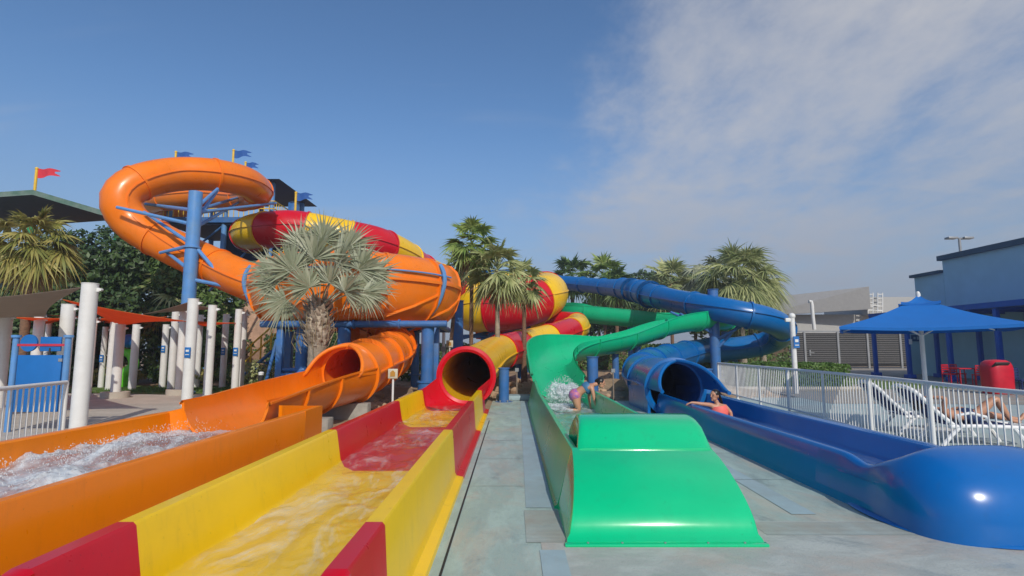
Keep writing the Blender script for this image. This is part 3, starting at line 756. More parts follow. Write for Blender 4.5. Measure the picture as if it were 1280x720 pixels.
# deck: a slab with a low step at its far end
mb = MB(); mb.box((2.15, 7.4, -.03), (5.5, 19.6, .06)); struct(mb.build('deck', M['deck']))
sheet('deck_panel', [(.24, -2), (4.9, -2), (4.9, 5.28), (.24, 5.28)], .004, M['deck2'])
sheet('grooved_band', [(.12, 4.72), (.5, 4.72), (.5, 5.62), (.12, 5.62)], .006, M['groove'])
sheet('grooved_band', [(2.2, 4.9), (3.5, 4.9), (3.5, 5.24), (2.2, 5.24)], .006, M['groove'])
sheet('pale_strip', [(.14, 5.72), (.40, 5.72), (.56, 17.1), (.26, 17.1)], .005, M['strip'])
sheet('pale_strip', [(2.72, 5.5), (2.96, 5.5), (3.0, 14.8), (2.80, 14.8)], .005, M['strip'])
sheet('pale_strip', [(.22, 4.0), (.42, 4.0), (.42, 4.55), (.22, 4.55)], .006, M['strip'])
mb = MB(); mb.box((-.09, 17.6, .06), (.95, .8, .14), b=.01); mb.box((.62, 17.7, .05), (.5, .8, .12), b=.01)
mb = MB(); mb.box((.15, 17.75, .06), (1.3, .8, .14), b=.01); struct(mb.build('concrete_step', M['strip']))
mb = MB()
for (x0_, x1_, yy) in ((2.25, 3.45, 6.9), (2.25, 3.5, 8.6), (2.25, 3.5, 10.5), (2.25, 3.6, 12.6)):
    mb.add([(x0_, yy, .009), (x1_, yy, .009), (x1_, yy + .008, .009), (x0_, yy + .008, .009)], [(0, 1, 2, 3)])
struct(mb.build('deck_joint', M['dark_panel']))
sheet('drain_line', [(-.52, 2), (-.50, 2), (-.50, 12.5), (-.52, 12.5)], .004, M['black'])
mb = MB()
for yy in (6.6, 8.2, 9.8, 11.5, 13.1, 14.8):
    mb.add([(-.5, yy, .0045), (.14, yy, .0045), (.14, yy + .012, .0045), (-.5, yy + .012, .0045)], [(0, 1, 2, 3)])
struct(mb.build('deck_joint', M['groove']))
sheet('pool_deck', [(4.9, -2), (40, -2), (26, 18.6), (4.9, 18.6)], -.02, M['pooldeck'])
M['brickpave'] = mat('beige_block_paving', (0.34, 0.30, 0.255), rough=.85, var=.12, vscale=3, c2=(0.27, 0.25, 0.22), c2scale=.5, c2amt=.6)
sheet('paving', [(9.5, 16.5), (60, 14.0), (60, 50), (12, 50)], -.012, M['brickpave'])
mb = MB()
for k in range(14):
    y = 17 + k * 1.2
    mb.add([(11, y, -.008), (24, y - .3, -.008), (24, y - .22, -.008), (11, y + .08, -.008)], [(0, 1, 2, 3)])
struct(mb.build('paving_joint', M['pooldeck']))
sheet('left_paving', [(-60, -2), (-5.7, -2), (-5.75, 12.6), (-6.9, 14.2), (-8.0, 18.8), (-14, 20.2), (-60, 24)], -.03, M['paving'])
sheet('lawn', [(-5.6, 12.4), (-4.9, 12.4), (-4.9, 20.5), (-7.2, 23), (-8.6, 21), (-7.6, 18.3), (-6.7, 14.3)], -.02, M['grass'])
sheet('lawn', [(-18, 21.2), (-13.5, 20.1), (-9.0, 19.4), (-8.2, 21.2), (-10.5, 24), (-19, 25)], -.02, M['grass'])
sheet('lawn', [(11.5, 21.5), (19, 23), (19, 36), (11.2, 36)], -.005, M['grass'])
# grass blades on the lawns
rnd = random.Random(5); mb = MB()
def blades(n, fx):
    for _ in range(n):
        x, y = fx()
        h = rnd.uniform(.04, .10); a = rnd.random() * 6.28; w_ = .012
        dx, dy = math.cos(a) * w_, math.sin(a) * w_; lx, ly = rnd.gauss(0, .03), rnd.gauss(0, .03)
        mb.add([(x - dx, y - dy, -.02), (x + dx, y + dy, -.02), (x + lx, y + ly, h)], [(0, 1, 2)])
blades(9000, lambda: ((lambda y: (-4.9 - rnd.random() * (0.8 + (y - 12.4) * .3), y))(rnd.uniform(12.4, 21))))
blades(5000, lambda: (rnd.uniform(-16, -9), rnd.uniform(20.6, 23)))
o = mb.build('grass', M['leaf_hedge']); struct(o, 'stuff')
# stony soil between the slides
rnd = random.Random(11); mb = MB()
bmr = bmesh.new(); bmesh.ops.create_icosphere(bmr, subdivisions=1, radius=1); rv = [v.co.copy() for v in bmr.verts]; rf = [[v.index for v in f.verts] for f in bmr.faces]; bmr.free()
for k in range(2600):
    y = 14.5 + 20 * rnd.random() ** 1.3
    x = rnd.uniform(-8.5, 9) if y > 18.4 else rnd.uniform(-4.9, -2.7) if rnd.random() < .75 else rnd.uniform(-3.3, -.7)
    if y < 18.3 and x > -2.6 and x < -.6: continue
    r = rnd.uniform(.02, .09) * (1 + 1.8 * (rnd.random() < .12)) * (1 + (y - 14) * .02)
    sx, sy, sz_ = rnd.uniform(.7, 1.5), rnd.uniform(.7, 1.5), rnd.uniform(.5, .9); a = rnd.random() * 6.28
    vs_ = []
    for v in rv:
        q = 1 + .28 * noise.noise(v * 1.7 + Vector((k, 0, 0)))
        X, Y_ = v.x * sx * r * q, v.y * sy * r * q
        vs_.append((x + X * math.cos(a) - Y_ * math.sin(a), y + X * math.sin(a) + Y_ * math.cos(a), -.05 + r * .35 + v.z * sz_ * r * q))
    mb.add(vs_, rf, 0, False)
struct(mb.build('rubble', M['rock']), 'stuff')
# low mounds of soil
vs_, fs_ = [], []
nx, ny = 90, 70
for j in range(ny + 1):
    for i in range(nx + 1):
        x = -9 + 19 * i / nx; y = 18.2 + 20 * j / ny
        e = min(1, i / 6, (nx - i) / 6, j / 5, (ny - j) / 6)
        vs_.append((x, y, -.058 + e * (.02 + .22 * max(0, noise.fractal(Vector((x * .35, y * .35, 4)), .9, 2, 5) + .35))))
for j in range(ny):
    for i in range(nx):
        a = j * (nx + 1) + i; fs_.append((a, a + 1, a + nx + 2, a + nx + 1))
mb = MB(); mb.add(vs_, fs_); struct(mb.build('soil_mound', M['soil']))
hl = MB()
for k in range(120):
    x0 = -700 + k * 12; h = 5 + 6 * noise.noise(Vector((k * .23, 0, 0))) + 2 * noise.noise(Vector((k * .9, 2, 0)))
    hl.sphere((x0, 420 + 20 * noise.noise(Vector((k, 5, 0))), 0), 1, 8, 6, 0, (10, 8, max(3, h)))
struct(hl.build('far_treeline', mat('hazy_far_wood', (.13, .17, .15), rough=1, var=.3, vscale=.2)), 'stuff')

# ================================================================== SUPPORTS
def column(px, Y, ztop, r, label, cat='support post', zb=-.05, m='steel_blue', group='blue steel support posts of the slides', dx=0, box=0, base=True, name='support_post', x=None):
    X = (px - 640) / F * Y * 1.0 if x is None else x
    t = thing(name, label, cat, (X, Y, zb), group)
    mb = MB()
    if box: mb.box((X, Y, (zb + ztop) / 2), (box, box, ztop - zb), b=.01)
    else: mb.cyl((X, Y, zb), (X + dx, Y, ztop), r, n=20)
    mb.build('shaft', M[m], t)
    if base:
        mb = MB(); mb.cyl((X, Y, zb), (X, Y, zb + .06), r * 1.7, n=16)
        mb.build('base_plate', M[m], t)
        mb = MB()
        for k in range(6):
            a = k * 1.05; mb.cyl((X + r * 1.4 * math.cos(a), Y + r * 1.4 * math.sin(a), zb + .06), (X + r * 1.4 * math.cos(a), Y + r * 1.4 * math.sin(a), zb + .11), .025, n=6)
        mb.build('base_bolts', M['galv'], t)
    mb = MB(); mb.cyl((X + dx, Y, ztop), (X + dx, Y, ztop + .03), r * 1.15, n=20); mb.build('top_plate', M[m], t)
    return t
def beam(mb, a, b, r, n=8): mb.cyl(a, b, r, n=n)

# tall helix post with its arms
hp = thing('support_post', 'tall light blue post with branching arms holding up the orange loop', 'support post', (-12.05, 20.2, 0), 'blue steel support posts of the slides')
P0 = Vector((-12.05, 20.2, 0)); P1 = Vector((-12.05, 20.2, 7.55))
mb = MB(); mb.cyl(P0, P1, .24, n=24); mb.build('shaft', M['steel_light'], hp)
for q in ((-12.05, 20.2, 2.6), (-12.05, 20.2, 5.4)):
    mb = MB(); mb.cyl(Vector(q) - Vector((0, 0, .03)), Vector(q) + Vector((0, 0, .03)), .30, n=24); mb.build('joint_collar', M['steel_light'], hp)
mb = MB(); mb.cyl((-12.05, 20.2, -.05), (-12.05, 20.2, .05), .42, n=20); mb.build('base_plate', M['steel_light'], hp)
for a, b, Ya, Yb in (((243, 262), (272, 236), 20.2, 22.6), ((243, 264), (300, 246), 20.2, 28.6), ((236, 262), (182, 255), 20.2, 23), ((238, 280), (146, 259), 20.2, 20.3),
                     ((243, 278), (272, 238), 20.2, 22.8), ((236, 303), (180, 265), 20.2, 20.9), ((243, 285), (300, 252), 20.2, 28.6), ((234, 308), (200, 316), 20.2, 20.6), ((244, 308), (290, 362), 20.2, 20),
                     ((243, 266), (345, 254), 20.2, 28), ((234, 335), (208, 315), 20.2, 20.7), ((243, 350), (310, 363), 20.2, 20.1)):
    mb = MB(); mb.cyl(W(*a, Ya), W(*b, Yb), .075, .06, n=8); mb.build('arm', M['steel_light'], hp)
mb = MB(); beam(mb, W(243, 330, 21.5), W(318, 362, 24), .06); beam(mb, W(280, 345, 23), W(262, 363, 23.5), .05); mb.build('arm', M['steel_light'], hp)

# bowl frame
bf = thing('bowl_frame', 'blue steel frame of beams, straps and thick legs under the orange bowl', 'steel frame', (-5.65, 20, 0))
for y, xa, xb in ((17.15, -7.9, -2.05), (22.4, -8.6, -2.6)):
    mb = MB(); beam(mb, (xa, y, 2.38), (xb, y, 2.38), .11, 16)
    for x in (xa + 1.5, (xa + xb) / 2, xb - 1.5): mb.cyl((x - .03, y, 2.38), (x + .03, y, 2.38), .15, n=16)
    mb.build('beam', M['steel_blue'], bf)
for x in (-7.6, -2.3):
    mb = MB(); beam(mb, (x, 17.15, 2.36), (x - .3, 22.4, 2.36), .10, 12); mb.build('beam', M['steel_blue'], bf)
for px_, Y, w_, zt, box in ((379, 17.6, .19, 2.3, 0), (431, 17.3, .2, 2.3, 0), (535, 17.35, .2, 2.3, 0), (544, 17.9, .14, 2.3, 1), (455, 21.8, .17, 2.3, 0), (352, 17.3, .1, 2.3, 1), (363, 22, .13, 2.3, 1), (520, 22.2, .16, 2.3, 0)):
    X = (px_ - 640) / F * Y
    mb = MB()
    if box: mb.box((X, Y, zt / 2), (w_ * 2, w_ * 2, zt), b=.01)
    else: mb.cyl((X, Y, 0), (X, Y, zt), w_, n=20)
    lg = mb.build('leg', M['steel_blue'], bf)
    mb = MB()
    if not box: mb.cyl((X, Y, 0), (X, Y, .55 if w_ > .18 else .1), w_ * 1.45, n=20); mb.cyl((X, Y, .55), (X, Y, .6), w_ * 1.6, n=20)
    else: mb.box((X, Y, .06), (w_ * 3.2, w_ * 3.2, .12))
    mb.build('footing', M['steel_blue'], lg)
mb = MB(); beam(mb, (-7.45, 17.3, .95), (-6.6, 17.5, .95), .06); mb.build('brace', M['steel_blue'], bf)
mb = MB(); beam(mb, (-7.45, 17.3, 1.9), (-7.8, 17.2, .0), .05); mb.build('brace', M['steel_blue'], bf)
mb = MB(); mb.box((-6.9, 17.45, .42), (.75, .5, .85), b=.02); mb.build('equipment_box', M['steel_blue'], bf)
for kk, a in enumerate([R(q) for q in (-28, 30, 80, 130, 205, 250, 270, 330)]):
    if kk in (5, 6, 7): continue
    pts = [BC + Vector(((r + .11) * math.cos(a), (r + .11) * math.sin(a), z - .03)) for r, z in [(2.2, 2.30), (2.9, 2.6), (3.35, 3.0), (3.62, 3.5), (3.72, 3.9), (3.66, 4.25), (3.5, 4.5)]]
    mb = MB(); mb.sweep([q[:3] for q in spline([tuple(p) for p in pts], .15)], .075, 8); mb.build('strap', M['steel_light'], bf)
mb = MB()
mb.sweep([BC + Vector((3.76 * math.cos(R(q)), 3.76 * math.sin(R(q)), 4.06)) for q in range(215, 345, 5)], .03, 8)
mb.build('hoop_rail', M['steel_light'], bf)

column(626, 16.9, 1.0, .16, 'short blue post beside the striped tube just behind its mouth', x=-.25)
column(664, 27.5, .9, .2, 'short blue post under the striped tube behind the green bend', x=.4)
column(734, 19.8, 1.3, .2, 'short blue post in the inner corner of the green bend', x=2.9)
column(820, 27.2, 1.7, .2, 'blue post under the green slide right of its bend', x=6.2)
bp = column(893, 29.9, 4.85, .27, 'thick blue post that carries the upper blue tube beside the white fence', x=11.1)
for a, b in (((893, 415), (838, 390)), ((893, 418), (850, 392)), ((893, 428), (940, 400)), ((893, 425), (920, 412)), ((893, 440), (928, 402))):
    mb = MB(); mb.cyl(W(*a, 29.8), W(*b, 29.3), .07, n=8); mb.build('arm', M['steel_blue'], bp)
column(878, 17.5, .95, .2, 'short blue post behind the blue slide mouth', x=6.15)
column(574, 42, 5.0, .25, 'blue post under the far end of the upper blue tube, left of the palms', x=-4.1)
column(698, 44, 5.3, .25, 'tall thin blue post under the far straight blue tube', x=3.65)
column(576, 28.5, 4.1, .3, 'tall blue post between the bowl and the striped funnel', x=-2.85)
column(790, 38, 4.2, .25, 'blue post beneath the kink of the far blue tube', x=8.3)
column(618, 34.5, 2.6, .3, 'thick blue post directly beneath the big striped funnel', x=-1.2)
column(660, 35.5, 2.2, .25, 'blue post under the right part of the striped funnel', x=1.2)
for i_, (x_, y_, z_) in enumerate(((12.6, 32.4, 2.6), (4.9, 26, 1.35), (13.6, 33.5, 2.0), (-8.2, 29.8, 5.6))):
    column(0, y_, z_, .16, ('blue post under the right-hand curve of the green slide', 'blue post beneath the lower green bend', 'blue post under the lowest curl of the blue tube at far right', 'tall blue post under the upper striped tube behind the bowl')[i_], x=x_)
# saddle frame beneath the striped funnel
mb = MB()
for q in (-1.5, 0, 1.5): beam(mb, (q - 2, 35, 2.2), (q + 1.2, 35, 3.0), .09)
beam(mb, (-3.4, 35, 2.4), (2.6, 35, 2.5), .12)
tag(mb.build('saddle_frame', M['steel_blue']), 'blue pipe saddle cradling the underside of the striped funnel', 'steel frame')

# ================================================================== TOWER
tw = thing('slide_tower', 'dark blue start tower with decks, stairs and yellow railings behind the orange loop', 'tower', (-19, 36, 0))
mb = MB(); mb.box((-18.9, 37, 9.85), (7.2, 5.6, .35)); mb.build('deck', M['steel_blue'], tw)
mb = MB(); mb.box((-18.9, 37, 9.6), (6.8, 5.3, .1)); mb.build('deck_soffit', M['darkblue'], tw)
for x in (-22.2, -18.6, -15.6):
    for y in (34.5, 39.5):
        mb = MB(); mb.cyl((x, y, 0), (x, y, 12.4), .17, n=14); mb.build('column', M['steel_light'], tw)
def railing(x0, y0, x1, y1, z, m, root, n=10):
    mb = MB(); a = Vector((x0, y0, z)); b = Vector((x1, y1, z))
    for hh in (.55, 1.05): beam(mb, a + Vector((0, 0, hh)), b + Vector((0, 0, hh)), .035)
    for k in range(n + 1):
        p = a.lerp(b, k / n); beam(mb, p, p + Vector((0, 0, 1.05)), .025, 6)
    mb.build('railing', m, root)
railing(-22.4, 34.2, -15.3, 34.2, 10.02, M['steel_yellow'], tw, 22)
railing(-15.3, 34.2, -15.3, 39.6, 10.02, M['steel_yellow'], tw, 16)
mb = MB()
zt = 12.35
mb.add([(-23, 33.6, zt), (-14.8, 33.6, zt), (-14.8, 40.4, zt), (-23, 40.4, zt), (-20.5, 37, zt + .9), (-17.3, 37, zt + .9)], [(0, 1, 5, 4), (1, 2, 5), (2, 3, 4, 5), (3, 0, 4), (0, 3, 2, 1)], 0, False)
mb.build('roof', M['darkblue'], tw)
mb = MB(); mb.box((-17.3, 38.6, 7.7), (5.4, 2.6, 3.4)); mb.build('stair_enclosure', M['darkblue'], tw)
mb = MB(); mb.box((-16.2, 36.6, 6.6), (3.8, 3.8, .25)); mb.build('deck', M['steel_blue'], tw)
for k, (xa, xb, za, zb_) in enumerate(((-19.5, -14.2, 9.7, 6.7), (-14.4, -19.5, 6.5, 3.4), (-19.5, -14.4, 3.3, .2))):
    mb = MB()
    for yy in (35.2, 36.4): beam(mb, (xa, yy, za), (xb, yy, zb_), .10)
    ns = 14
    for s_ in range(ns): mb.box((xa + (xb - xa) * (s_ + .5) / ns, 35.8, za + (zb_ - za) * (s_ + .5) / ns), (.34, 1.2, .05))
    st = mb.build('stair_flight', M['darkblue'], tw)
    mb = MB()
    for hh in (.5, 1.0): beam(mb, (xa, 35.1, za + hh), (xb, 35.1, zb_ + hh), .03)
    for s_ in range(0, ns + 1, 2): p = Vector((xa + (xb - xa) * s_ / ns, 35.1, za + (zb_ - za) * s_ / ns)); beam(mb, p, p + Vector((0, 0, 1)), .025, 6)
    mb.build('stair_rail', M['steel_yellow'] if k < 1 else M['steel_blue'], st)
for a, b in (((-22.2, 34.5, 6.5), (-18.6, 34.5, 9.6)), ((-18.6, 34.5, 6.0), (-15.6, 34.5, 9.6)), ((-18.6, 34.5, 9.6), (-22.2, 34.5, 6.5)), ((-15.6, 34.5, 5.5), (-18.6, 34.5, 2.4))):
    mb = MB(); beam(mb, a, b, .07); mb.build('brace', M['steel_light'], tw)
# low yellow stair at the left of the bowl
ys = thing('stairway', 'yellow railed steel stair under the left edge of the orange bowl', 'stairs', (-10, 24, 0))
mb = MB()
for s_ in range(10): mb.box((-11.6 + s_ * .27, 24, .3 + s_ * .24), (.3, 1.0, .05))
beam(mb, (-11.8, 23.5, .2), (-9.0, 23.5, 2.6), .07); beam(mb, (-11.8, 24.5, .2), (-9.0, 24.5, 2.6), .07)
mb.box((-8.4, 24, 2.66), (1.5, 1.1, .1)); mb.build('treads', M['steel_blue'], ys)
mb = MB()
for hh in (.5, 1.0): beam(mb, (-11.7, 23.45, .3 + hh), (-9.1, 23.45, 2.7 + hh), .04); beam(mb, (-9.1, 23.45, 2.7 + hh), (-7.7, 23.45, 2.7 + hh), .04)
for s_ in range(7): x = -11.6 + s_ * .42; z = .3 + (x + 11.7) * .92; beam(mb, (x, 23.45, z), (x, 23.45, z + 1.0), .04)
for x in (-8.6, -7.7): beam(mb, (x, 23.45, 2.7), (x, 23.45, 3.7), .04)
mb.build('handrail', M['steel_yellow'], ys)

def flag(px, py, Y, hpx, m, label, wd=1.0):
    top = W(px, py, Y); h = hpx / F * Y
    t = thing('flag', label, 'flag', (top.x, Y, top.z - h), 'pennant flags on the towers')
    mb = MB(); mb.cyl((top.x, Y, top.z - h), top, .07, n=8); mb.sphere(top + Vector((0, 0, .05)), .09, 8, 6); mb.build('pole', M['steel_yellow'], t)
    mb = MB(); vs, fs = [], []; n_ = 12
    for i in range(n_ + 1):
        f = i / n_; x = top.x + f * wd * 1.15; y = Y + .12 * math.sin(f * 9) * f
        hh = .28 * (1 - .45 * f); zc = top.z - .18 - .04 * math.sin(f * 7)
        notch = .12 * max(0, f - .7) / .3
        vs += [(x, y, zc + hh), (x, y + .01, zc + .02 + notch), (x, y + .01, zc - .02 - notch), (x, y, zc - hh)]
    for i in range(n_):
        a = i * 4; fs += [(a, a + 1, a + 5, a + 4), (a + 2, a + 3, a + 7, a + 6)]
        if i / n_ < .75: fs.append((a + 1, a + 2, a + 6, a + 5))
    mb.add(vs, fs); mb.build('cloth', m, t)
flag(220, 191, 35, 24, M['flag_blue'], 'blue swallow-tailed flag above the left part of the orange loop')
flag(292, 189, 34, 26, M['flag_blue'], 'blue flag on a yellow pole, highest flag above the orange loop')
flag(307, 204, 38, 22, M['flag_blue'], 'small blue flag lowest behind the right end of the orange loop', .8)
flag(370, 242, 33, 26, M['flag_blue'], 'blue flag standing over the upper striped tube', .9)
flag(46, 212, 28.5, 30, M['flag_red'], 'red flag on a yellow pole on the green roof ridge', 1.1)
# blue stub tower behind the striped tube
column(0, 36, 11.4, .3, 'square blue tower stub rising behind the upper striped tube', x=(361 - 640) / F * 36, box=.55, base=False, group='square tower stubs')

# green-roofed station at left
gs = thing('station_roof', 'wide green hipped roof on posts with a red flag above, at far left', 'pavilion', (-32, 32, 0))
ridge = W(40, 241, 32); e2 = W(138, 269, 30)
mb = MB()
z0 = 9.3; zr = 10.75
xs0, xs1 = -46, -21.9
fe = [W(-260, 262, 28), W(42, 241.5, 28), W(138.5, 270, 28)]
vs_ = [tuple(p) for p in fe] + [(p.x, 34, p.z) for p in fe]
vs_ += [(x, y, z + .14) for x, y, z in vs_]
mb.add(vs_, [(6, 7, 10, 9), (7, 8, 11, 10), (0, 6, 9, 3), (2, 5, 11, 8)], 0, False); mb.build('roof', M['roofgreen'], gs)
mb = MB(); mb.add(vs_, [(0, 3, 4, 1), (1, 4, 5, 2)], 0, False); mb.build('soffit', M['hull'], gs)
mb = MB(); mb.add([(x, y - .06, z - .10) for x, y, z in vs_[:3]] + [(x, y - .06, z + .03) for x, y, z in vs_[6:9]], [(0, 1, 4, 3), (1, 2, 5, 4)], 0, False); mb.build('fascia', M['roofgreen'], gs)
z0 = 8.5
for x, y, m in ((-21.4, 29.0, 'post_green'), (-26.6, 29.5, 'post_green'), (-33, 29.5, 'post_green'), (-22.5, 39, 'post_green')):
    mb = MB(); mb.cyl((x, y, 5.9), (x, y, z0 + .25), .16, n=12); mb.build('post', M[m], gs)
for x, y in ((-21.4, 29.6), (-29, 30.5), (-36, 30.5)):
    mb = MB(); mb.cyl((x, y, 0), (x, y, 7.4), .34, n=18); mb.build('post', M['steel_light'], gs)
mb = MB(); mb.box((-28, 36, 6.9), (13, 5, 1.5)); mb.build('ride_car_deck', mat('brick_red_panel', (.38, .10, .05)), gs)
railing(-34, 29.3, -22, 29.3, 5.9, M['white'], gs, 24)
mb = MB(); mb.box((-31, 34, 5.8), (18, 10, .2)); mb.build('deck', M['steel_blue'], gs)
# ================================================================== LEFT: posts, sails, sign board
posts = [  # px at top, py at top, Y, radius, lean px (bottom minus top is perspective only), plaque z or None
 (113, 355, 11.2, .15, 'thickest white post, tall, right of the blue sign board', None),
 (242, 374, 16.0, .15, 'tall white post with a blue plaque, in front of the blue pole base', 1.5),
 (266, 382, 17.4, .13, 'white post on a low plinth right of the plaqued tall post', None),
 (299, 387, 20.0, .125, 'white post with a small blue plaque beside the lawn', 1.5),
 (306, 390, 21.6, .11, 'rightmost white post, half hidden, at the lawn edge', None),
 (283, 393, 23.0, .125, 'white post with a blue plaque behind the lawn posts', 1.5),
 (171, 406, 22.0, .14, 'broad white post immediately right of the bright green spray toy', None),
 (151, 406, 18.6, .15, 'white post on a wide round plinth in the path', None),
 (143, 403, 22.0, .14, 'white post directly behind the plinth post', None),
 (132, 409, 23.5, .11, 'thin white post left of the plinth post', 1.2),
 (195, 406, 28.0, .12, 'short-looking white post far back in the shrubs', None),
 (208, 406, 23.5, .13, 'white post with a blue plaque left of the close pair', 1.6),
 (220, 390, 22.0, .14, 'left post of the close white pair under the orange sail', None),
 (231, 387, 19.8, .15, 'right post of the close white pair on a round plinth', None),
 (251, 394, 23.5, .12, 'white post half hidden behind the tall plaqued post', None),
 (86, 381, 15.5, .17, 'broad white post directly behind the blue sign board', None),
 (9, 392, 15.5, .145, 'white post at the far left edge beside the sign board', None),
 (118, 398, 19.0, .1, 'thin white post just behind the thickest one', None),
 (50, 396, 19.5, .16, 'white post behind the top of the sign board', None),
 (62, 398, 24, .11, 'small white post seen left of the broad post behind the sign', None),
 (28, 402, 26, .12, 'small far white post between the edge post and the sign', None),
 (75, 404, 29, .12, 'far white post right of the sign board top', None),
]
for i, (px_, py_, Y, r, lab, pl) in enumerate(posts):
    T_ = W(px_, py_, Y); x = T_.x; zt = T_.z
    t = thing('sail_post', lab, 'post', (x, Y, -.03), 'white posts of the shade sails')
    mb = MB(); mb.cyl((x, Y, -.03), (x, Y, zt), r, n=20); mb.cyl((x, Y, zt), (x, Y, zt + .015), r * 1.04, n=20); mb.build('shaft', M['white'], t)
    mb = MB(); mb.box((x + r, Y, zt - .12), (.1, .03, .08), mi=0); mb.cyl((x + r + .08, Y - .03, zt - .12), (x + r + .08, Y + .03, zt - .12), .03, n=8); mb.build('eye_bracket', M['white'], t)
    if i in (2, 7, 13):
        mb = MB(); mb.cyl((x, Y, -.03), (x, Y, .17), .42, n=24); mb.build('plinth', M['paving'], t)
    if pl:
        mb = MB(); mb.box((x + .02, Y - r - .012, pl), (.17, .02, .30), b=.004); q = mb.build('plaque', M['sign_blue'], t)
        mb = MB(); mb.box((x + .02, Y - r - .026, pl + .05), (.09, .008, .06)); mb.box((x + .02, Y - r - .026, pl - .06), (.11, .008, .02)); mb.build('plaque_print', M['white'], q)
def sail(corners, m, label, sag=.25, grp='orange shade sails'):
    c = [W(*q) for q in corners]
    n_ = 14; vs, fs = [], []
    if len(c) == 3: c = [c[0], c[1], c[2], c[2]]
    for i in range(n_ + 1):
        for j in range(n_ + 1):
            u, v = i / n_, j / n_
            u2 = .5 + (u - .5) * (1 - .16 * math.sin(math.pi * v)); v2 = .5 + (v - .5) * (1 - .16 * math.sin(math.pi * u))
            p = (c[0] * (1 - u2) + c[1] * u2) * (1 - v2) + (c[3] * (1 - u2) + c[2] * u2) * v2
            vs.append(p - Vector((0, 0, sag * math.sin(math.pi * u) * math.sin(math.pi * v))))
    for i in range(n_):
        for j in range(n_):
            a = i * (n_ + 1) + j; fs.append((a, a + 1, a + n_ + 2, a + n_ + 1))
    mb = MB(); mb.add(vs, fs); mb.add([v + Vector((0, 0, .012)) for v in vs], [f[::-1] for f in fs])
    t = thing('shade_sail', label, 'shade sail', tuple(c[0]), grp); mb.build('cloth', m, t)
    mb = MB()
    for q in range(4):
        a = c[q]; b = c[(q + 1) % 4]
        if (a - b).length > .1: pass
        mb.sphere(a, .04, 8, 6)
        d_ = (a - (c[0] + c[1] + c[2] + c[3]) / 4).normalized(); mb.cyl(a, a + d_ * .35, .012, n=6)
    mb.build('corner_cable', M['galv'], t)
sail([(104, 359, 11.4), (-110, 378, 10.5), (-60, 402, 15.5), (57, 396, 17.0)], M['sail_grey'], 'grey brown shade sail tied to the thickest white post at far left', .15, 'shade sails')
sail([(76, 374, 15.6), (235, 402, 16.2), (146, 405, 22.0)], M['sail_orange'], 'long orange sail running from the sign board to the tall plaqued post', .05)
sail([(58, 394, 22), (130, 402, 23.5), (152, 396, 29)], M['sail_orange'], 'small orange sail behind the thickest white post', .1)
sail([(232, 401, 16.4), (299, 404, 20.0), (250, 406, 25)], M['sail_orange'], 'orange sail at right between tall plaqued post and lawn post', .1)
sail([(125, 398, 21), (210, 396, 24), (180, 404, 30), (110, 404, 28)], M['sail_orange'], 'flat orange sail over the middle of the white posts', .2)
sail([(238, 377, 16.2), (178, 393, 24), (268, 386, 17.6)], M['sail_grey'], 'thin grey brown sail edge stretched behind the tall plaqued post', .05, 'shade sails')
sail([(95, 398, 21), (5, 396, 16), (60, 404, 27)], M['sail_orange'], 'orange sail partly hidden behind the sign board', .1)

# sign board
sb = thing('sign_board', 'blank blue notice board in a light blue frame behind the left railing', 'sign board', (-9.5, 11, 0))
xl_, xr_, Ys = -9.98, -8.93, 11.0
for x in (xl_, xr_):
    mb = MB(); mb.cyl((x, Ys, -.03), (x, Ys, 1.83), .055, n=14); mb.cyl((x, Ys, 1.83), (x, Ys, 1.88), .085, n=14); mb.build('post', M['steel_light'], sb)
mb = MB(); mb.box(((xl_ + xr_) / 2, Ys, .92), (.88, .05, 1.12), b=.01); mb.build('panel', M['sign_blue'], sb)
mb = MB(); mb.box(((xl_ + xr_) / 2, Ys - .01, 1.68), (.98, .03, .045)); mb.build('strip', M['sign_red'], sb)
mb = MB(); mb.cyl((xl_ + .27, Ys - .02, 1.72), (xl_ + .27, Ys + .02, 1.72), .17, n=24); mb.build('round_topper', M['sign_blue'], sb)
mb = MB(); mb.box((xl_ + .70, Ys + .012, 1.70), (.42, .035, .29), b=.01); mb.build('square_topper', M['sign_blue'], sb)
mb = MB()
for x in (xl_ + .27, xl_ + .70): mb.cyl((x, Ys, 1.4), (x, Ys, 1.62), .02, n=8)
mb.build('topper_stem', M['black'], sb)
mb = MB(); mb.box((xr_ - .1, Ys - .03, 1.38), (.08, .01, .06)); mb.build('sticker', M['galv'], sb)

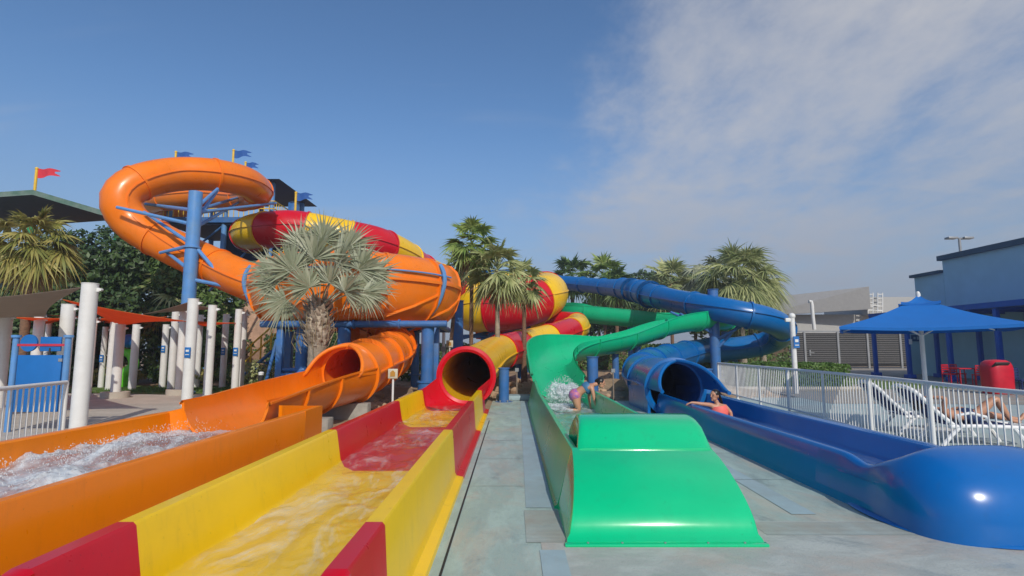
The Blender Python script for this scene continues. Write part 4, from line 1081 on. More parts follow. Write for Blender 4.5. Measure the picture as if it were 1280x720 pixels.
# railings --------------------------------------------------------------
def fence(pts, h, label, base=(0, 0, 0), post_sp=2.0, bar_sp=.12, zb=.0, rr=.03, barr=.011, cap=100):
    t = thing('railing_fence', label, 'fence', base)
    tot = [0]
    for a, b in zip(pts, pts[1:]): tot.append(tot[-1] + math.dist(a, b))
    def at(s):
        for i in range(len(pts) - 1):
            if s <= tot[i + 1] + 1e-6:
                f = (s - tot[i]) / (tot[i + 1] - tot[i]); return Vector((pts[i][0] + (pts[i + 1][0] - pts[i][0]) * f, pts[i][1] + (pts[i + 1][1] - pts[i][1]) * f, zb))
        return Vector((*pts[-1], zb))
    U = lambda z: Vector((0, 0, z))
    mb = MB()
    for a, b in zip(pts, pts[1:]): mb.cyl(Vector((*a, zb + h)), Vector((*b, zb + h)), rr, n=10); 
    mb.build('top_rail', M['white'], t)
    mb = MB()
    for a, b in zip(pts, pts[1:]): mb.cyl(Vector((*a, zb + .12)), Vector((*b, zb + .12)), rr * .7, n=8)
    mb.build('bottom_rail', M['white'], t)
    np_ = max(1, round(tot[-1] / post_sp)); ps = [tot[-1] * k / np_ for k in range(np_ + 1)]
    for s in ps:
        p = at(s); mb = MB(); mb.cyl(p, p + U(h), .033, n=12); mb.cyl(p, p + U(.02), .07, n=12); mb.build('post', M['white'], t)
    nb = int(tot[-1] / bar_sp); rest = MB()
    for k in range(1, nb):
        s = tot[-1] * k / nb
        if min(abs(s - q) for q in ps) < .04: continue
        p = at(s)
        if k < cap: mb = MB(); mb.cyl(p + U(.12), p + U(h), barr, n=6, caps=False); mb.build('baluster', M['white'], t)
        else: rest.cyl(p + U(.12), p + U(h), barr, n=6, caps=False)
    if rest.v: o = rest.build('baluster_row', M['white'], t); o['kind'] = 'stuff'
    return t
fence([(5.72, 4.4), (5.95, 7.0), (6.42, 9.3), (6.9, 13.2), (7.35, 19.6)], 1.1, 'long white railing with thin upright bars beside the blue slide', (5.95, 7, 0), 1.95, .115)
fence([(-6.15, 5.6), (-6.75, 8.35)], 1.1, 'short white railing in front of the blue sign board', (-6.6, 8, 0), 2.9, .12)

# small furniture between the slides
def small_sign(x, Y, zt, label, s=.22):
    t = thing('sign_post', label, 'sign', (x, Y, 0), 'small box signs on white posts')
    mb = MB(); mb.cyl((x, Y, 0), (x, Y, zt), .025, n=10); mb.build('post', M['white'], t)
    mb = MB(); mb.box((x, Y - .03, zt + .06), (s, .05, s), b=.01); f_ = mb.build('sign_plate', mat('cream_plate', (.55, .50, .38)), t)
    mb = MB(); mb.box((x, Y - .06, zt + .05), (s * .5, .008, s * .45)); mb.cyl((x, Y - .062, zt + .1), (x, Y - .056, zt + .1), s * .16, n=12); mb.build('pictogram', mat('ochre_ink', (.45, .22, .03)), f_)
small_sign(-2.72, 12.6, .98, 'cream sign with an ochre symbol on a white post between orange and yellow slides')
small_sign(-2.55, 22.4, 1.75, 'small grey box sign on a thin pole left of the striped tube mouth', .28)
bo = thing('bollard_light', 'black bollard with a white cap on the lawn left of the bowl legs', 'bollard', (-7.75, 17, 0))
mb = MB(); mb.cyl((-7.75, 17, -.03), (-7.75, 17, .78), .085, n=16); mb.build('body', M['black'], bo)
mb = MB(); mb.cyl((-7.75, 17, .8), (-7.75, 17, .86), .075, n=16); mb.sphere((-7.75, 17, .86), .085, 16, 8, 0, (1, 1, .6)); mb.build('cap', M['white'], bo)
wp = thing('white_pole', 'thin tall white pole behind the bowl between bowl and palm trunks', 'pole', (-3.1, 24, 0))
mb = MB(); mb.cyl((-3.0, 24, 0), (-3.0, 24, 3.5), .07, n=12); mb.build('shaft', M['white'], wp)
mb = MB(); mb.box((-3.0, 23.92, 1.6), (.22, .05, .22)); mb.build('box', M['galv'], wp)
for i_, (px_, Y) in enumerate(((765, 17.9), (646, 18.6))):
    x = (px_ - 640) / F * Y
    t = thing('marker_stake', ('short wooden stake on the stony soil right of the green bend', 'short wooden stake on the stony soil left of the green bend')[i_], 'stake', (x, Y, 0), 'wooden stakes')
    mb = MB(); mb.cyl((x, Y, -.05), (x, Y, .85), .022, n=8); mb.build('shaft', M['sail_grey'], t)
    mb = MB(); mb.box((x, Y - .01, .9), (.12, .05, .12)); mb.build('head', M['galv'], t)
gt = thing('spray_toy', 'bright green curved spray toy far back between the white posts', 'play toy', (-16.5, 23.8, 0))
pts = [(-16.9, 23.8, 0), (-16.75, 23.8, .5), (-16.4, 23.8, .9), (-16.55, 23.8, 1.35), (-16.9, 23.8, 1.5)]
mb = MB(); mb.sweep([p[:3] for p in spline(pts, .08)], [.26 - .004 * k for k in range(len(spline(pts, .08)))], 12); mb.build('body', mat('lime_plastic', (.13, .62, .03), rough=.3), gt)
mb = MB(); mb.sphere((-16.6, 23.7, 1.95), .3, 14, 10); mb.build('blue_cap', M['sign_blue'], gt)
# sandy rock hut behind the stairs
rk = MB()
bm_ = bmesh.new(); bmesh.ops.create_icosphere(bm_, subdivisions=4, radius=1)
for v in bm_.verts:
    q = v.co * (1 + .16 * noise.fractal(v.co * 1.6, .8, 2, 4)); v.co = Vector((-15.2 + q.x * 2.2, 31 + q.y * 2, max(0, 1.9 + q.z * 2.4)))
rk.add([v.co.copy() for v in bm_.verts], [[v.index for v in f.verts] for f in bm_.faces], 0, True); bm_.free()
tag(rk.build('rock_hut', mat('pink_sand_rock', (.46, .29, .20), rough=.95, var=.2, bump=1, bscale=6)), 'rounded pinkish rock formation behind the yellow stair', 'rock')

# ================================================================== RIGHT: building, umbrella, furniture
bd = thing('building', 'light blue flat-roofed building with a stepped parapet at the right edge', 'building', (25, 28, 0))
XA = 25.0
mb = MB(); mb.box((XA + 4, 32.4, 3.0), (8, 2.26, 6.0)); mb.build('wall', M['bluewall'], bd)
mb = MB(); mb.box((XA + 4, 20.5, 3.35), (8, 21.5, 6.7)); mb.build('wall', M['bluewall'], bd)
mb = MB(); mb.box((XA + 3.95, 32.5, 6.08), (8.3, 2.4, .17)); mb.build('coping', M['coping'], bd)
mb = MB(); mb.box((XA + 3.95, 20.5, 6.84), (8.3, 21.8, .28)); mb.build('coping', M['coping'], bd)
mb = MB(); mb.box((XA - 1.45, 22.4, 3.52), (3.3, 21.6, .1)); mb.build('arcade_roof', M['royal'], bd)
mb = MB(); mb.box((XA - 3.12, 22.4, 3.60), (.1, 21.8, .26)); mb.box((XA - .05, 22.4, 3.60), (.1, 21.8, .26)); mb.build('arcade_beam', M['royal'], bd)
mb = MB()
for k in range(14): mb.box((XA - 1.5, 12.6 + k * 1.5, 3.42), (3.1, .08, .1))
mb.build('arcade_joists', M['royal'], bd)
for i, y in enumerate([33.2, 30.4, 27.5, 24.7, 21.9, 19.1, 16.3]):
    for x in (22.0, 24.55):
        if x > 23 and i in (0,): continue
        yy = y + (0 if x < 23 else 1.2)
        mb = MB(); mb.box((x, yy, 1.72), (.19, .19, 3.44), b=.015); c_ = mb.build('column', M['royal'], bd)
        mb = MB(); mb.box((x, yy, .1), (.42, .42, .22), b=.02); mb.build('base', M['royal'], c_)
mb = MB(); mb.box((22.05, 30.24, 2.0), (.16, .03, .28)); mb.build('notice', M['white'], bd)
# side wall with a small sign beyond the arcade
sw = thing('screen_wall', 'low light blue wall beyond the arcade with a small dark blue sign', 'wall', (25, 34.5, 0))
mb = MB(); mb.box((28.6, 35.3, 1.75), (6.0, .3, 3.5)); mb.build('wall', M['bluewall'], sw)
mb = MB(); mb.box((26.3, 35.12, 2.3), (1.25, .04, .42)); sg_ = mb.build('wall_sign', mat('dark_sign_blue', (.03, .10, .22)), sw)
mb = MB()
for k in range(5): mb.box((25.86 + k * .22, 35.09, 2.3), (.13, .01, .2 if k % 2 else .14))
mb.build('sign_lettering', mat('pale_lettering', (.3, .42, .5)), sg_)

# grey service building + dark slatted fence + gate
gb = thing('grey_building', 'low grey building with a pitched edge roof behind the dark slatted fence', 'building', (32, 60, 0))
mb = MB(); mb.box((38, 64, 2.6), (24, 14, 5.2)); mb.build('wall', M['pale_wall'], gb)
mb = MB(); pts = [(25.6, 56.4, 5.0), (36.2, 54.8, 5.6), (36.2, 54.8, 7.9), (25.6, 58.4, 6.9)]
mb.add(pts + [(x, y + 1, z) for x, y, z in pts], [(0, 1, 2, 3), (4, 7, 6, 5), (0, 4, 5, 1), (1, 5, 6, 2), (2, 6, 7, 3), (3, 7, 4, 0)], 0, False); mb.build('roof_edge', M['grey_wall'], gb)
mb = MB(); mb.box((43, 60, 6.0), (12.5, 8, 1.9)); mb.build('roof_plant', M['pale_wall'], gb)
pp = thing('vent_pipe', 'white gooseneck vent pipe against the grey building', 'pipe', (30, 55, 0))
q = W(1017, 405, 54); mb = MB(); mb.sweep([tuple(W(1018, 412, 54)), tuple(W(1016, 395, 54)), tuple(W(1015, 382, 54)), tuple(W(1014, 377, 54)), tuple(W(1011, 377, 54))], .17, 10); mb.build('pipe', M['white'], pp)
ld = thing('roof_ladder', 'white roof ladder and guard rail on top of the grey building', 'ladder', (36, 56, 6))
for px0 in (1088, 1100):
    mb = MB(); Yl = 55.5
    for dx in (-3, 3): mb.cyl(W(px0 + dx, 392, Yl), W(px0 + dx, 366, Yl), .07, n=6)
    for py in range(368, 392, 5): mb.cyl(W(px0 - 3, py, Yl), W(px0 + 3, py, Yl), .05, n=6)
    mb.build('ladder_side', M['white'], ld)
mb = MB(); mb.cyl(W(1085, 381, 55.5), W(1103, 383, 55.5), .06, n=6); mb.cyl(W(1085, 387, 55.5), W(1103, 389, 55.5), .06, n=6); mb.build('guard_rail', M['white'], ld)
df = thing('slatted_fence', 'tall dark grey slatted fence with a gate in front of the grey building', 'fence', (28, 46, 0))
pts_ = [(21.5, 45.5), (24.4, 45.6), (27.3, 45.8), (29.9, 46), (32.8, 46.2), (35.6, 46.4), (38.6, 46.6)]
for i, (a, b) in enumerate(zip(pts_, pts_[1:])):
    mb = MB()
    for k in range(18): mb.box(((a[0] + b[0]) / 2, (a[1] + b[1]) / 2, .22 + k * .155), (b[0] - a[0] - .2, .05, .135), rz=math.atan2(b[1] - a[1], b[0] - a[0]))
    mb.build('gate_panel' if i == 1 else 'slat_panel', M['dark_panel'], df)
for a in pts_:
    mb = MB(); mb.box((a[0], a[1], 1.5), (.16, .16, 3.0)); mb.build('post', M['galv'], df)
mb = MB(); mb.box((24.75, 45.5, 1.3), (.12, .1, .5)); mb.cyl((24.75, 45.4, 1.3), (25.05, 45.4, 1.3), .03, n=6); mb.build('gate_handle', M['galv'], df)
mb = MB()
mb.box((30, 46.0, 3.06), (17.3, .12, .12), rz=math.atan2(1.1, 17.1)); mb.build('top_rail', M['galv'], df)

# umbrella
um = thing('parasol', 'large square blue parasol with a vented top on a white pole by the loungers', 'parasol', (7.95, 10.5, 0))
ux, uy = 7.95, 10.6
mb = MB(); mb.cyl((ux, uy, 0), (ux, uy, 2.68), .04, n=14); mb.build('pole', M['white'], um)
mb = MB(); mb.cyl((ux, uy, -.02), (ux, uy, .10), .42, n=24); mb.cyl((ux, uy, .1), (ux, uy, .4), .055, n=12); mb.build('base', M['white'], um)
def canopy(mb, r, ze, za, th=.0):
    angs = [R(-72 + 60 * k + 0) for k in range(6)]
    angs = [R(-74), R(12), R(106), R(192)]
    n_ = 10; apex = Vector((ux, uy, za))
    for k in range(len(angs)):
        a = Vector((ux + r * math.cos(angs[k]), uy + r * math.sin(angs[k]), ze)); b = Vector((ux + r * math.cos(angs[(k + 1) % len(angs)]), uy + r * math.sin(angs[(k + 1) % len(angs)]), ze))
        vs, fs = [], []
        for i in range(n_ + 1):
            for j in range(n_ + 1):
                u, v = i / n_, j / n_
                e = a.lerp(b, v)
                p = apex.lerp(e, u); p.z -= .05 * math.sin(math.pi * v) * u * .9 + .06 * math.sin(math.pi * u)
                m_ = (a + b) / 2; p = p.lerp(Vector((ux, uy, p.z)), .05 * math.sin(math.pi * v) * u)
                vs.append(p)
        for i in range(n_):
            for j in range(n_):
                q = i * (n_ + 1) + j; fs.append((q, q + 1, q + n_ + 2, q + n_ + 1))
        mb.add(vs, fs)
        # valance
        vs2 = []; 
        for j in range(n_ + 1):
            p = vs[n_ * (n_ + 1) + j]; vs2 += [p, p - Vector((0, 0, .055))]
        mb.add(vs2, [(2 * j, 2 * j + 1, 2 * j + 3, 2 * j + 2) for j in range(n_)])
    return angs
mb = MB(); angs = canopy(mb, 1.86, 2.02, 2.60); cn = mb.build('canopy', M['umb'], um)
mb = MB(); canopy(mb, .42, 2.51, 2.66); mb.build('vent', M['umb'], cn)
for a in angs:
    mb = MB(); mb.sweep([(ux + q * math.cos(a), uy + q * math.sin(a), 2.555 - q / 1.82 * .57 - .06 * math.sin(math.pi * q / 1.86)) for q in (0, .5, 1.0, 1.4, 1.8)], .014, 6); mb.cyl((ux, uy, 1.85), (ux + .85 * math.cos(a), uy + .85 * math.sin(a), 2.26), .014, n=6); mb.build('rib', M['white'], um)
mb = MB(); mb.sphere((ux, uy, 2.68), .035, 12, 8, 0, (1, 1, 1.3)); mb.build('finial', M['white'], um)

# flagpole-like white speaker pole
sp = thing('sign_pole', 'white pole with a ball top and blue plate at the end of the blue curl', 'pole', (10.3, 20, 0))
X_ = (990 - 640) / F * 20
mb = MB(); mb.cyl((X_, 20, 0), (X_, 20, 2.72), .09, n=16); mb.build('shaft', M['white'], sp)
mb = MB(); mb.sphere((X_, 20, 2.8), .12, 16, 10); mb.box((X_ - .16, 20, 2.66), (.2, .1, .14), b=.02); mb.build('ball_cap', M['white'], sp)
mb = MB(); mb.box((X_ + .05, 19.88, 1.85), (.2, .03, .42)); mb.build('plate', M['sign_blue'], sp)
mb = MB(); mb.box((X_ + .05, 19.855, 1.9), (.12, .01, .1)); mb.box((X_ + .05, 19.855, 1.74), (.14, .01, .03)); mb.build('plate_print', M['white'], sp)
lp = thing('street_lamp', 'twin-headed floodlight pole behind the light blue building', 'lamp', (33, 40, 0))
q = W(1199, 298, 42)
mb = MB(); mb.cyl((q.x, 42, 0), (q.x, 42, q.z), .12, .09, n=12); mb.build('pole', M['galv'], lp)
for s_ in (-1, 1):
    mb = MB(); mb.box((q.x + s_ * .62, 42, q.z + .02), (.75, .5, .16), b=.04); mb.box((q.x + s_ * .2, 42, q.z + .02), (.3, .1, .08)); mb.build('lamp_head', M['galv'], lp)
# hedge bed
# bin
bn = thing('litter_bin', 'rounded red bin with a dark slanted lid under the arcade', 'bin', (17.6, 20, 0))
mb = MB()
def binring(z, k, ty=0):
    return [Vector((17.62 + .44 * k * math.copysign(abs(math.cos(a)) ** .6, math.cos(a)), 20 + .38 * k * math.copysign(abs(math.sin(a)) ** .6, math.sin(a)), z)) for a in [2 * math.pi * q / 28 for q in range(28)]]
mb.loft([binring(0, .93), binring(.05, .97), binring(.8, 1.0), binring(.98, .97), binring(1.12, .86), binring(1.2, .6), binring(1.22, .05)], True, 0); mb.build('body', M['binred'], bn)
mb = MB(); mb.box((17.5, 19.68, 1.02), (.52, .3, .06), rx=R(-42), b=.02); mb.build('lid', M['black'], bn)
# tables and chairs under the arcade
def bistro(x, y, m, label, rz=0):
    t = thing('patio_chair', label, 'chair', (x, y, 0), 'slatted chairs under the arcade')
    c, s = math.cos(rz), math.sin(rz)
    T_ = lambda a, b, z: (x + a * c - b * s, y + a * s + b * c, z)
    mb = MB(); mb.box((x, y, .45), (.46, .44, .05), rz=rz, b=.01); mb.build('seat', m, t)
    for a in (-.2, .2):
        for b in (-.19, .19): mb = MB(); mb.cyl(T_(a, b, 0), T_(a, b, .45 if b < 0 else .88), .022, n=6); mb.build('leg', m, t)
    mb = MB()
    for k in range(4): mb.box(T_(0, .2, .56 + k * .1), (.42, .025, .06), rz=rz)
    mb.build('backrest', m, t)
ch = [(20.2, 25.4, 'binred', 'red chair farthest left under the arcade', .3), (20.9, 24.6, 'binred', 'red chair right of the farthest left red chair', 2.8), (21.0, 25.9, 'binred', 'dark red chair behind the left red pair', 1.5),
      (19.0, 20.6, 'navy', 'blue chair immediately right of the red bin', .2), (19.9, 20.9, 'binred', 'red chair at the right edge beside the blue chair', .5), (20.0, 22.3, 'navy', 'blue chair behind the red chair at the right edge', 2.2)]
for x, y, m, l, rz in ch: bistro(x, y, M[m], l, rz)
tb = thing('patio_table', 'red slatted table between the left red chairs under the arcade', 'table', (20.6, 25.1, 0))
mb = MB(); mb.box((20.55, 25.1, .72), (.8, .7, .05), b=.01); mb.build('tabletop', M['binred'], tb)
for a in (-.33, .33):
    for b in (-.28, .28): mb = MB(); mb.cyl((20.55 + a, 25.1 + b, 0), (20.55 + a, 25.1 + b, .7), .025, n=6); mb.build('leg', M['binred'], tb)

# loungers
def lounger(x, y, rz, label, z=-.02):
    t = thing('sun_lounger', label, 'sun lounger', (x, y, z), 'white framed loungers with navy slings')
    t.rotation_euler = (0, 0, rz)
    def B(mb, name, m, parent=t):
        me_parent = parent
        o = MB.build(mb, name, m, None); o.parent = me_parent; return o
    # local: foot end at -y, head at +y
    def loop(pts, r): mb = MB(); mb.sweep(pts, r, 10); return mb
    hw = .33
    side = []
    prof_ = [(-.98, .30), (-.6, .33), (-.1, .34), (.42, .33)]
    outer = [(-hw, .42, .33), (-hw, -.1, .34), (-hw, -.6, .33), (-hw * .95, -.9, .31), (-hw * .6, -1.03, .30), (0, -1.07, .295), (hw * .6, -1.03, .30), (hw * .95, -.9, .31), (hw, -.6, .33), (hw, -.1, .34), (hw, .42, .33)]
    B(loop([p[:3] for p in spline(outer, .05)], .035), 'seat_frame', M['white_frame'])
    bk_ = [(-hw, .36, .36), (-hw, .62, .60), (-hw, .86, .86), (-hw * .7, .95, .95), (0, .98, .98), (hw * .7, .95, .95), (hw, .86, .86), (hw, .62, .60), (hw, .36, .36)]
    B(loop([p[:3] for p in spline(bk_, .05)], .035), 'back_frame', M['white_frame'])
    mb = MB(); mb.box((0, -.15, .345), (2 * hw - .05, 1.05, .015), b=.005); B(mb, 'seat_sling', M['navy'])
    mb = MB()
    a0, a1 = Vector((0, .40, .395)), Vector((0, .91, .92))
    mid = (a0 + a1) / 2; L_ = (a1 - a0).length
    mb.box(mid, (2 * hw - .06, L_, .015), rx=math.atan2(a1.z - a0.z, a1.y - a0.y), b=.005); B(mb, 'back_sling', M['navy'])
    for sx in (-1, 1):
        for (y0, y1) in ((-.55, -.75), (.25, .55)):
            mb = MB(); mb.sweep([(sx * hw, y0, .33), (sx * hw, (y0 + y1) / 2, .18), (sx * hw, y1, 0)], .032, 8); B(mb, 'leg', M['white_frame'])
        mb = MB(); mb.sweep([(sx * (hw + .04), .25, .34), (sx * (hw + .04), .3, .52), (sx * (hw + .04), .1, .56), (sx * (hw + .04), -.12, .5), (sx * (hw + .04), -.2, .34)], .025, 8); B(mb, 'armrest', M['white_frame'])
    return t
LG = (7.8, 9.6, R(82))
lounger(*LG, 'nearest white lounger, occupied by a sunbather, behind the railing')
lounger(8.0, 10.9, R(82), 'empty white lounger with navy sling behind the occupied one')
# ================================================================== VEGETATION
def blade(mb, base, d, side, L_, w_, droop, segs=3):
    """one tapering leaf blade"""
    up = Vector((0, 0, 1)); vs = []
    for i in range(segs + 1):
        f = i / segs
        p = base + d * (L_ * f) - up * (droop * L_ * f * f)
        ww = w_ * (0.35 + .65 * math.sin(math.pi * min(1, f * 1.35 + .12))) * (1 - f ** 3) if f < 1 else 0
        if i == segs: vs.append(p)
        else: vs += [p - side * ww, p + side * ww]
    fs = []
    for i in range(segs - 1): a = 2 * i; fs.append((a, a + 1, a + 3, a + 2))
    a = 2 * (segs - 1); fs.append((a, a + 1, a + 2))
    mb.add(vs, fs)
def fan_frond(mb, org, az, el, pet, rad, nb, rnd, droop=.25, spread=125, mi_pet=None, w=.5, tilt=None):
    up = Vector((0, 0, 1)); h = Vector((math.cos(az), math.sin(az), 0))
    d0 = (h * math.cos(el) + up * math.sin(el)).normalized()
    pts = [org]; d = d0.copy()
    for i in range(4):
        d = (d - up * (.07 * droop * 4)).normalized(); pts.append(pts[-1] + d * pet / 4)
    mb.sweep(pts, [.018 * rad + .012, .014 * rad + .01, .012 * rad + .008, .010 * rad + .006, .01 * rad], 4, caps=False)
    hub = pts[-1]; D = d; S = D.cross(up)
    if S.length < .1: S = Vector((-h.y, h.x, 0))
    S.normalize(); Nn = S.cross(D).normalized()
    tl = rnd.uniform(-.5, .5) if tilt is None else tilt
    S = (S * math.cos(tl) + Nn * math.sin(tl)).normalized(); Nn = S.cross(D).normalized()
    for k in range(nb):
        a = R(-spread + 2 * spread * k / (nb - 1)) + rnd.gauss(0, .02)
        fold = .22 * abs(math.sin(a)) 
        bd_ = (D * math.cos(a) + S * math.sin(a) + Nn * (fold - .1)).normalized()
        sd = (S * math.cos(a) - D * math.sin(a)).normalized() * .85 + Nn * (.5 if k % 2 else -.5)
        L2 = rad * (.72 + .28 * math.cos(a * .8)) * rnd.uniform(.92, 1.06)
        blade(mb, hub, bd_, sd.normalized(), L2, w * rad * math.sin(R(spread) / nb) , droop * rnd.uniform(.6, 1.4), 4)
def fan_palm(px, pyc, Y, Rc, label, leaf, n=26, trunk_r=.16, bark='bark', nb=22, skirt=8, seed=0, group=None, cat='palm tree', zfrac=.62, elmin=-35, x=None, lean=0, trunk_w=1.0, name='fan_palm', droop=.3, wind=0, bw=.8):
    rnd = random.Random(seed); C_ = W(px, pyc, Y); zc = C_.z - Rc * .12; X = C_.x
    t = thing(name, label, cat, (X, Y, 0), group)
    pts = []
    for i in range(9):
        f = i / 8; pts.append((X + lean * (f - 1), Y, -.1 + (zc + .1) * f, trunk_r * (1.25 - .45 * min(1, f * 3)) * (1.0 + .1 * math.sin(i * 2.1))))
    sp_ = spline(pts, .12); mb = MB()
    rr = [p[3] * (1 + .07 * (i % 2)) for i, p in enumerate(sp_)]
    mb.sweep([p[:3] for p in sp_], rr, 14); mb.build('trunk', M[bark], t)
    mb = MB(); org0 = Vector((X, Y, zc))
    for k in range(n):
        f = (k + .5) / n
        el = R(85 - (85 - elmin) * f ** .85) + rnd.gauss(0, .08); az = k * 2.39996 + rnd.gauss(0, .15)
        o_ = org0 + Vector((0, 0, .18 * (1 - f) - .1 * f))
        az2 = az + wind * math.cos(az - 0) * 0
        fan_frond(mb, o_, az2, el, Rc * .5 * rnd.uniform(.85, 1.1), Rc * .58 * rnd.uniform(.88, 1.1), nb, rnd, droop=droop + .25 * f, w=bw)
    mb.build('crown', M[leaf], t)
    if skirt:
        mb = MB()
        for k in range(skirt):
            fan_frond(mb, org0 - Vector((0, 0, .12 + .12 * rnd.random())), k * 2.4, R(-48 - 22 * rnd.random()), Rc * .32, Rc * .5, 14, rnd, droop=.6)
        mb.build('dead_fronds', M['leaf_dry'], t)
    return t
G1 = 'slender fan palms behind the striped tube'
fan_palm(590, 303, 24, 1.5, 'tallest slender fan palm, right of the orange bowl', 'leaf_fan', 26, .11, seed=2, group=G1, skirt=8)
fan_palm(622, 334, 23, 1.6, 'pale fan palm in the middle of the three in front of the funnel', 'leaf_pale', 26, .12, 'bark_grey', seed=3, group=G1, skirt=8)
fan_palm(655, 350, 25, 1.35, 'shortest of the three palms, trunk in front of the red funnel band', 'leaf_pale', 22, .12, seed=4, group=G1, skirt=6)
fan_palm(573, 330, 27, 1.05, 'leaning dark-trunked palm half hidden beside the bowl edge', 'leaf_pale', 20, .11, seed=5, group=G1, skirt=7, lean=.5)
G2 = 'fan palms beyond the far blue tube'
fan_palm(715, 343, 56, 2.9, 'broad green palm crown left of the pair above the blue tube', 'leaf_mid', 24, .22, seed=6, group=G2, skirt=0)
fan_palm(755, 343, 50, 2.7, 'green palm with reddish trunk behind the far blue tube', 'leaf_fan', 26, .18, seed=7, group=G2, skirt=6)
fan_palm(770, 354, 48, 2.2, 'lower palm close behind the reddish trunk pair', 'leaf_mid', 22, .18, seed=17, group=G2, skirt=5)
fan_palm(838, 350, 52, 3.2, 'pale feathery palm right of the kinked blue tube', 'leaf_pale', 24, .2, seed=8, group=G2, skirt=0)
G3 = 'windblown palms above the blue curl'
fan_palm(925, 345, 39, 3.6, 'large windblown palm with the biggest crown above the blue curl', 'leaf_pale', 48, .18, 'bark_grey', seed=9, group=G3, skirt=4, nb=36, droop=.5, bw=.5, elmin=-12)
fan_palm(888, 345, 42, 2.8, 'left palm of the windblown clump, greyer and thinner', 'leaf_silver', 22, .16, 'bark_grey', seed=10, group=G3, skirt=0, droop=.7, nb=30, bw=.6)
fan_palm(950, 352, 41, 2.2, 'right palm of the windblown clump, tucked under the biggest crown', 'leaf_pale', 22, .16, 'bark_grey', seed=12, group=G3, skirt=5, droop=.5)
fan_palm(42, 300, 20, 1.75, 'yellowing fan palm with a brown trunk at the far left edge', 'leaf_yellow', 34, .17, seed=13, skirt=12, nb=26, droop=.5)
fan_palm(214, 368, 27, 1.9, 'low pale palm tuft behind the white posts left of the blue pole', 'leaf_pale', 22, .15, seed=14, skirt=0, droop=.4)
fan_palm(268, 378, 28, 1.7, 'low olive palm tuft behind the posts right of the blue pole', 'leaf_pale', 18, .15, seed=15, skirt=0, droop=.4)

# silver palm
rnd = random.Random(42)
sv = thing('silver_fan_palm', 'big silver-green fan palm with a shaggy trunk in front of the orange bowl', 'palm tree', (-5.1, 14.4, 0))
X, Y = W(398, 400, 14.4).x, 14.4
z_top = W(400, 378, 14.4).z
mb = MB(); pts = [(X - .05, Y, -.1, .34), (X - .03, Y, .5, .24), (X - .01, Y, 1.2, .22), (X, Y, 1.75, .23)]
sp_ = spline(pts, .07); mb.sweep([p[:3] for p in sp_], [p[3] * (1 + .05 * (i % 2)) for i, p in enumerate(sp_)], 18); mb.build('trunk', M['bark_grey'], sv)
mb = MB()
mb.sweep([(X, Y, 1.65), (X, Y, 1.8), (X, Y, 2.05), (X, Y, 2.4), (X, Y, z_top)], [.2, .28, .33, .3, .18], 14)
for k in range(150):  # old leaf bases
    az = k * 2.39996; z = 1.6 + (z_top - 1.55) * (k / 150); h = Vector((math.cos(az), math.sin(az), 0))
    b0 = Vector((X, Y, z)) + h * (.2 + .08 * math.sin((z - 1.6) * 2.6))
    ln = rnd.uniform(.14, .34); s_ = Vector((-h.y, h.x, 0)) * rnd.uniform(.035, .075)
    tip = b0 + h * ln * rnd.uniform(.35, .75) + Vector((0, 0, ln * rnd.uniform(.5, 1.0))) + s_ * rnd.uniform(-2, 2)
    mid = b0.lerp(tip, .55) + h * .03
    mb.add([b0 - s_, b0 + s_, mid + s_ * .8, tip + s_ * .3, tip - s_ * .3, mid - s_ * .8, b0 - h * .03 - s_, b0 - h * .03 + s_, mid - h * .045], [(0, 1, 2, 5), (5, 2, 3, 4), (0, 5, 8, 6), (1, 7, 8, 2), (5, 4, 8), (2, 8, 3)], 0, False)
mb.build('leaf_bases', mat('dry_leaf_base', (.48, .41, .32), rough=.95, var=.35, vscale=8, bump=.5, c2=(.20, .14, .10), c2scale=5, c2amt=.8), sv)
mb = MB()
for k in range(26):  # curling fibres
    az = rnd.random() * 6.28; h = Vector((math.cos(az), math.sin(az), 0)); z = rnd.uniform(1.9, 2.7)
    p0 = Vector((X, Y, z)) + h * .28; a_ = rnd.uniform(.12, .3)
    mb.sweep([p0, p0 + h * a_ + Vector((0, 0, .05)), p0 + h * a_ * 1.2 - Vector((0, 0, .2)), p0 + h * a_ * .7 - Vector((0, 0, .45))], .008, 4)
mb.build('fibres', M['leaf_dry'], sv)
mb = MB(); org = Vector((X, Y, z_top - .15))
fans = [(392, 328, 14.2, 62, -6), (360, 343, 14.0, 56, -32), (425, 335, 14.7, 60, 16), (456, 343, 14.3, 56, 42), (336, 362, 14.1, 48, -62), (350, 384, 13.8, 48, -125), (470, 372, 14.2, 46, 84), (462, 374, 13.8, 42, 112),
        (414, 360, 13.5, 52, 12), (384, 366, 13.4, 50, -24), (372, 312, 15.3, 54, -20), (438, 314, 15.4, 54, 24), (404, 304, 15.1, 50, 2), (334, 345, 15.4, 50, -50), (476, 350, 15.5, 50, 62), (436, 372, 13.2, 46, 50), (448, 365, 15.6, 48, 95)]
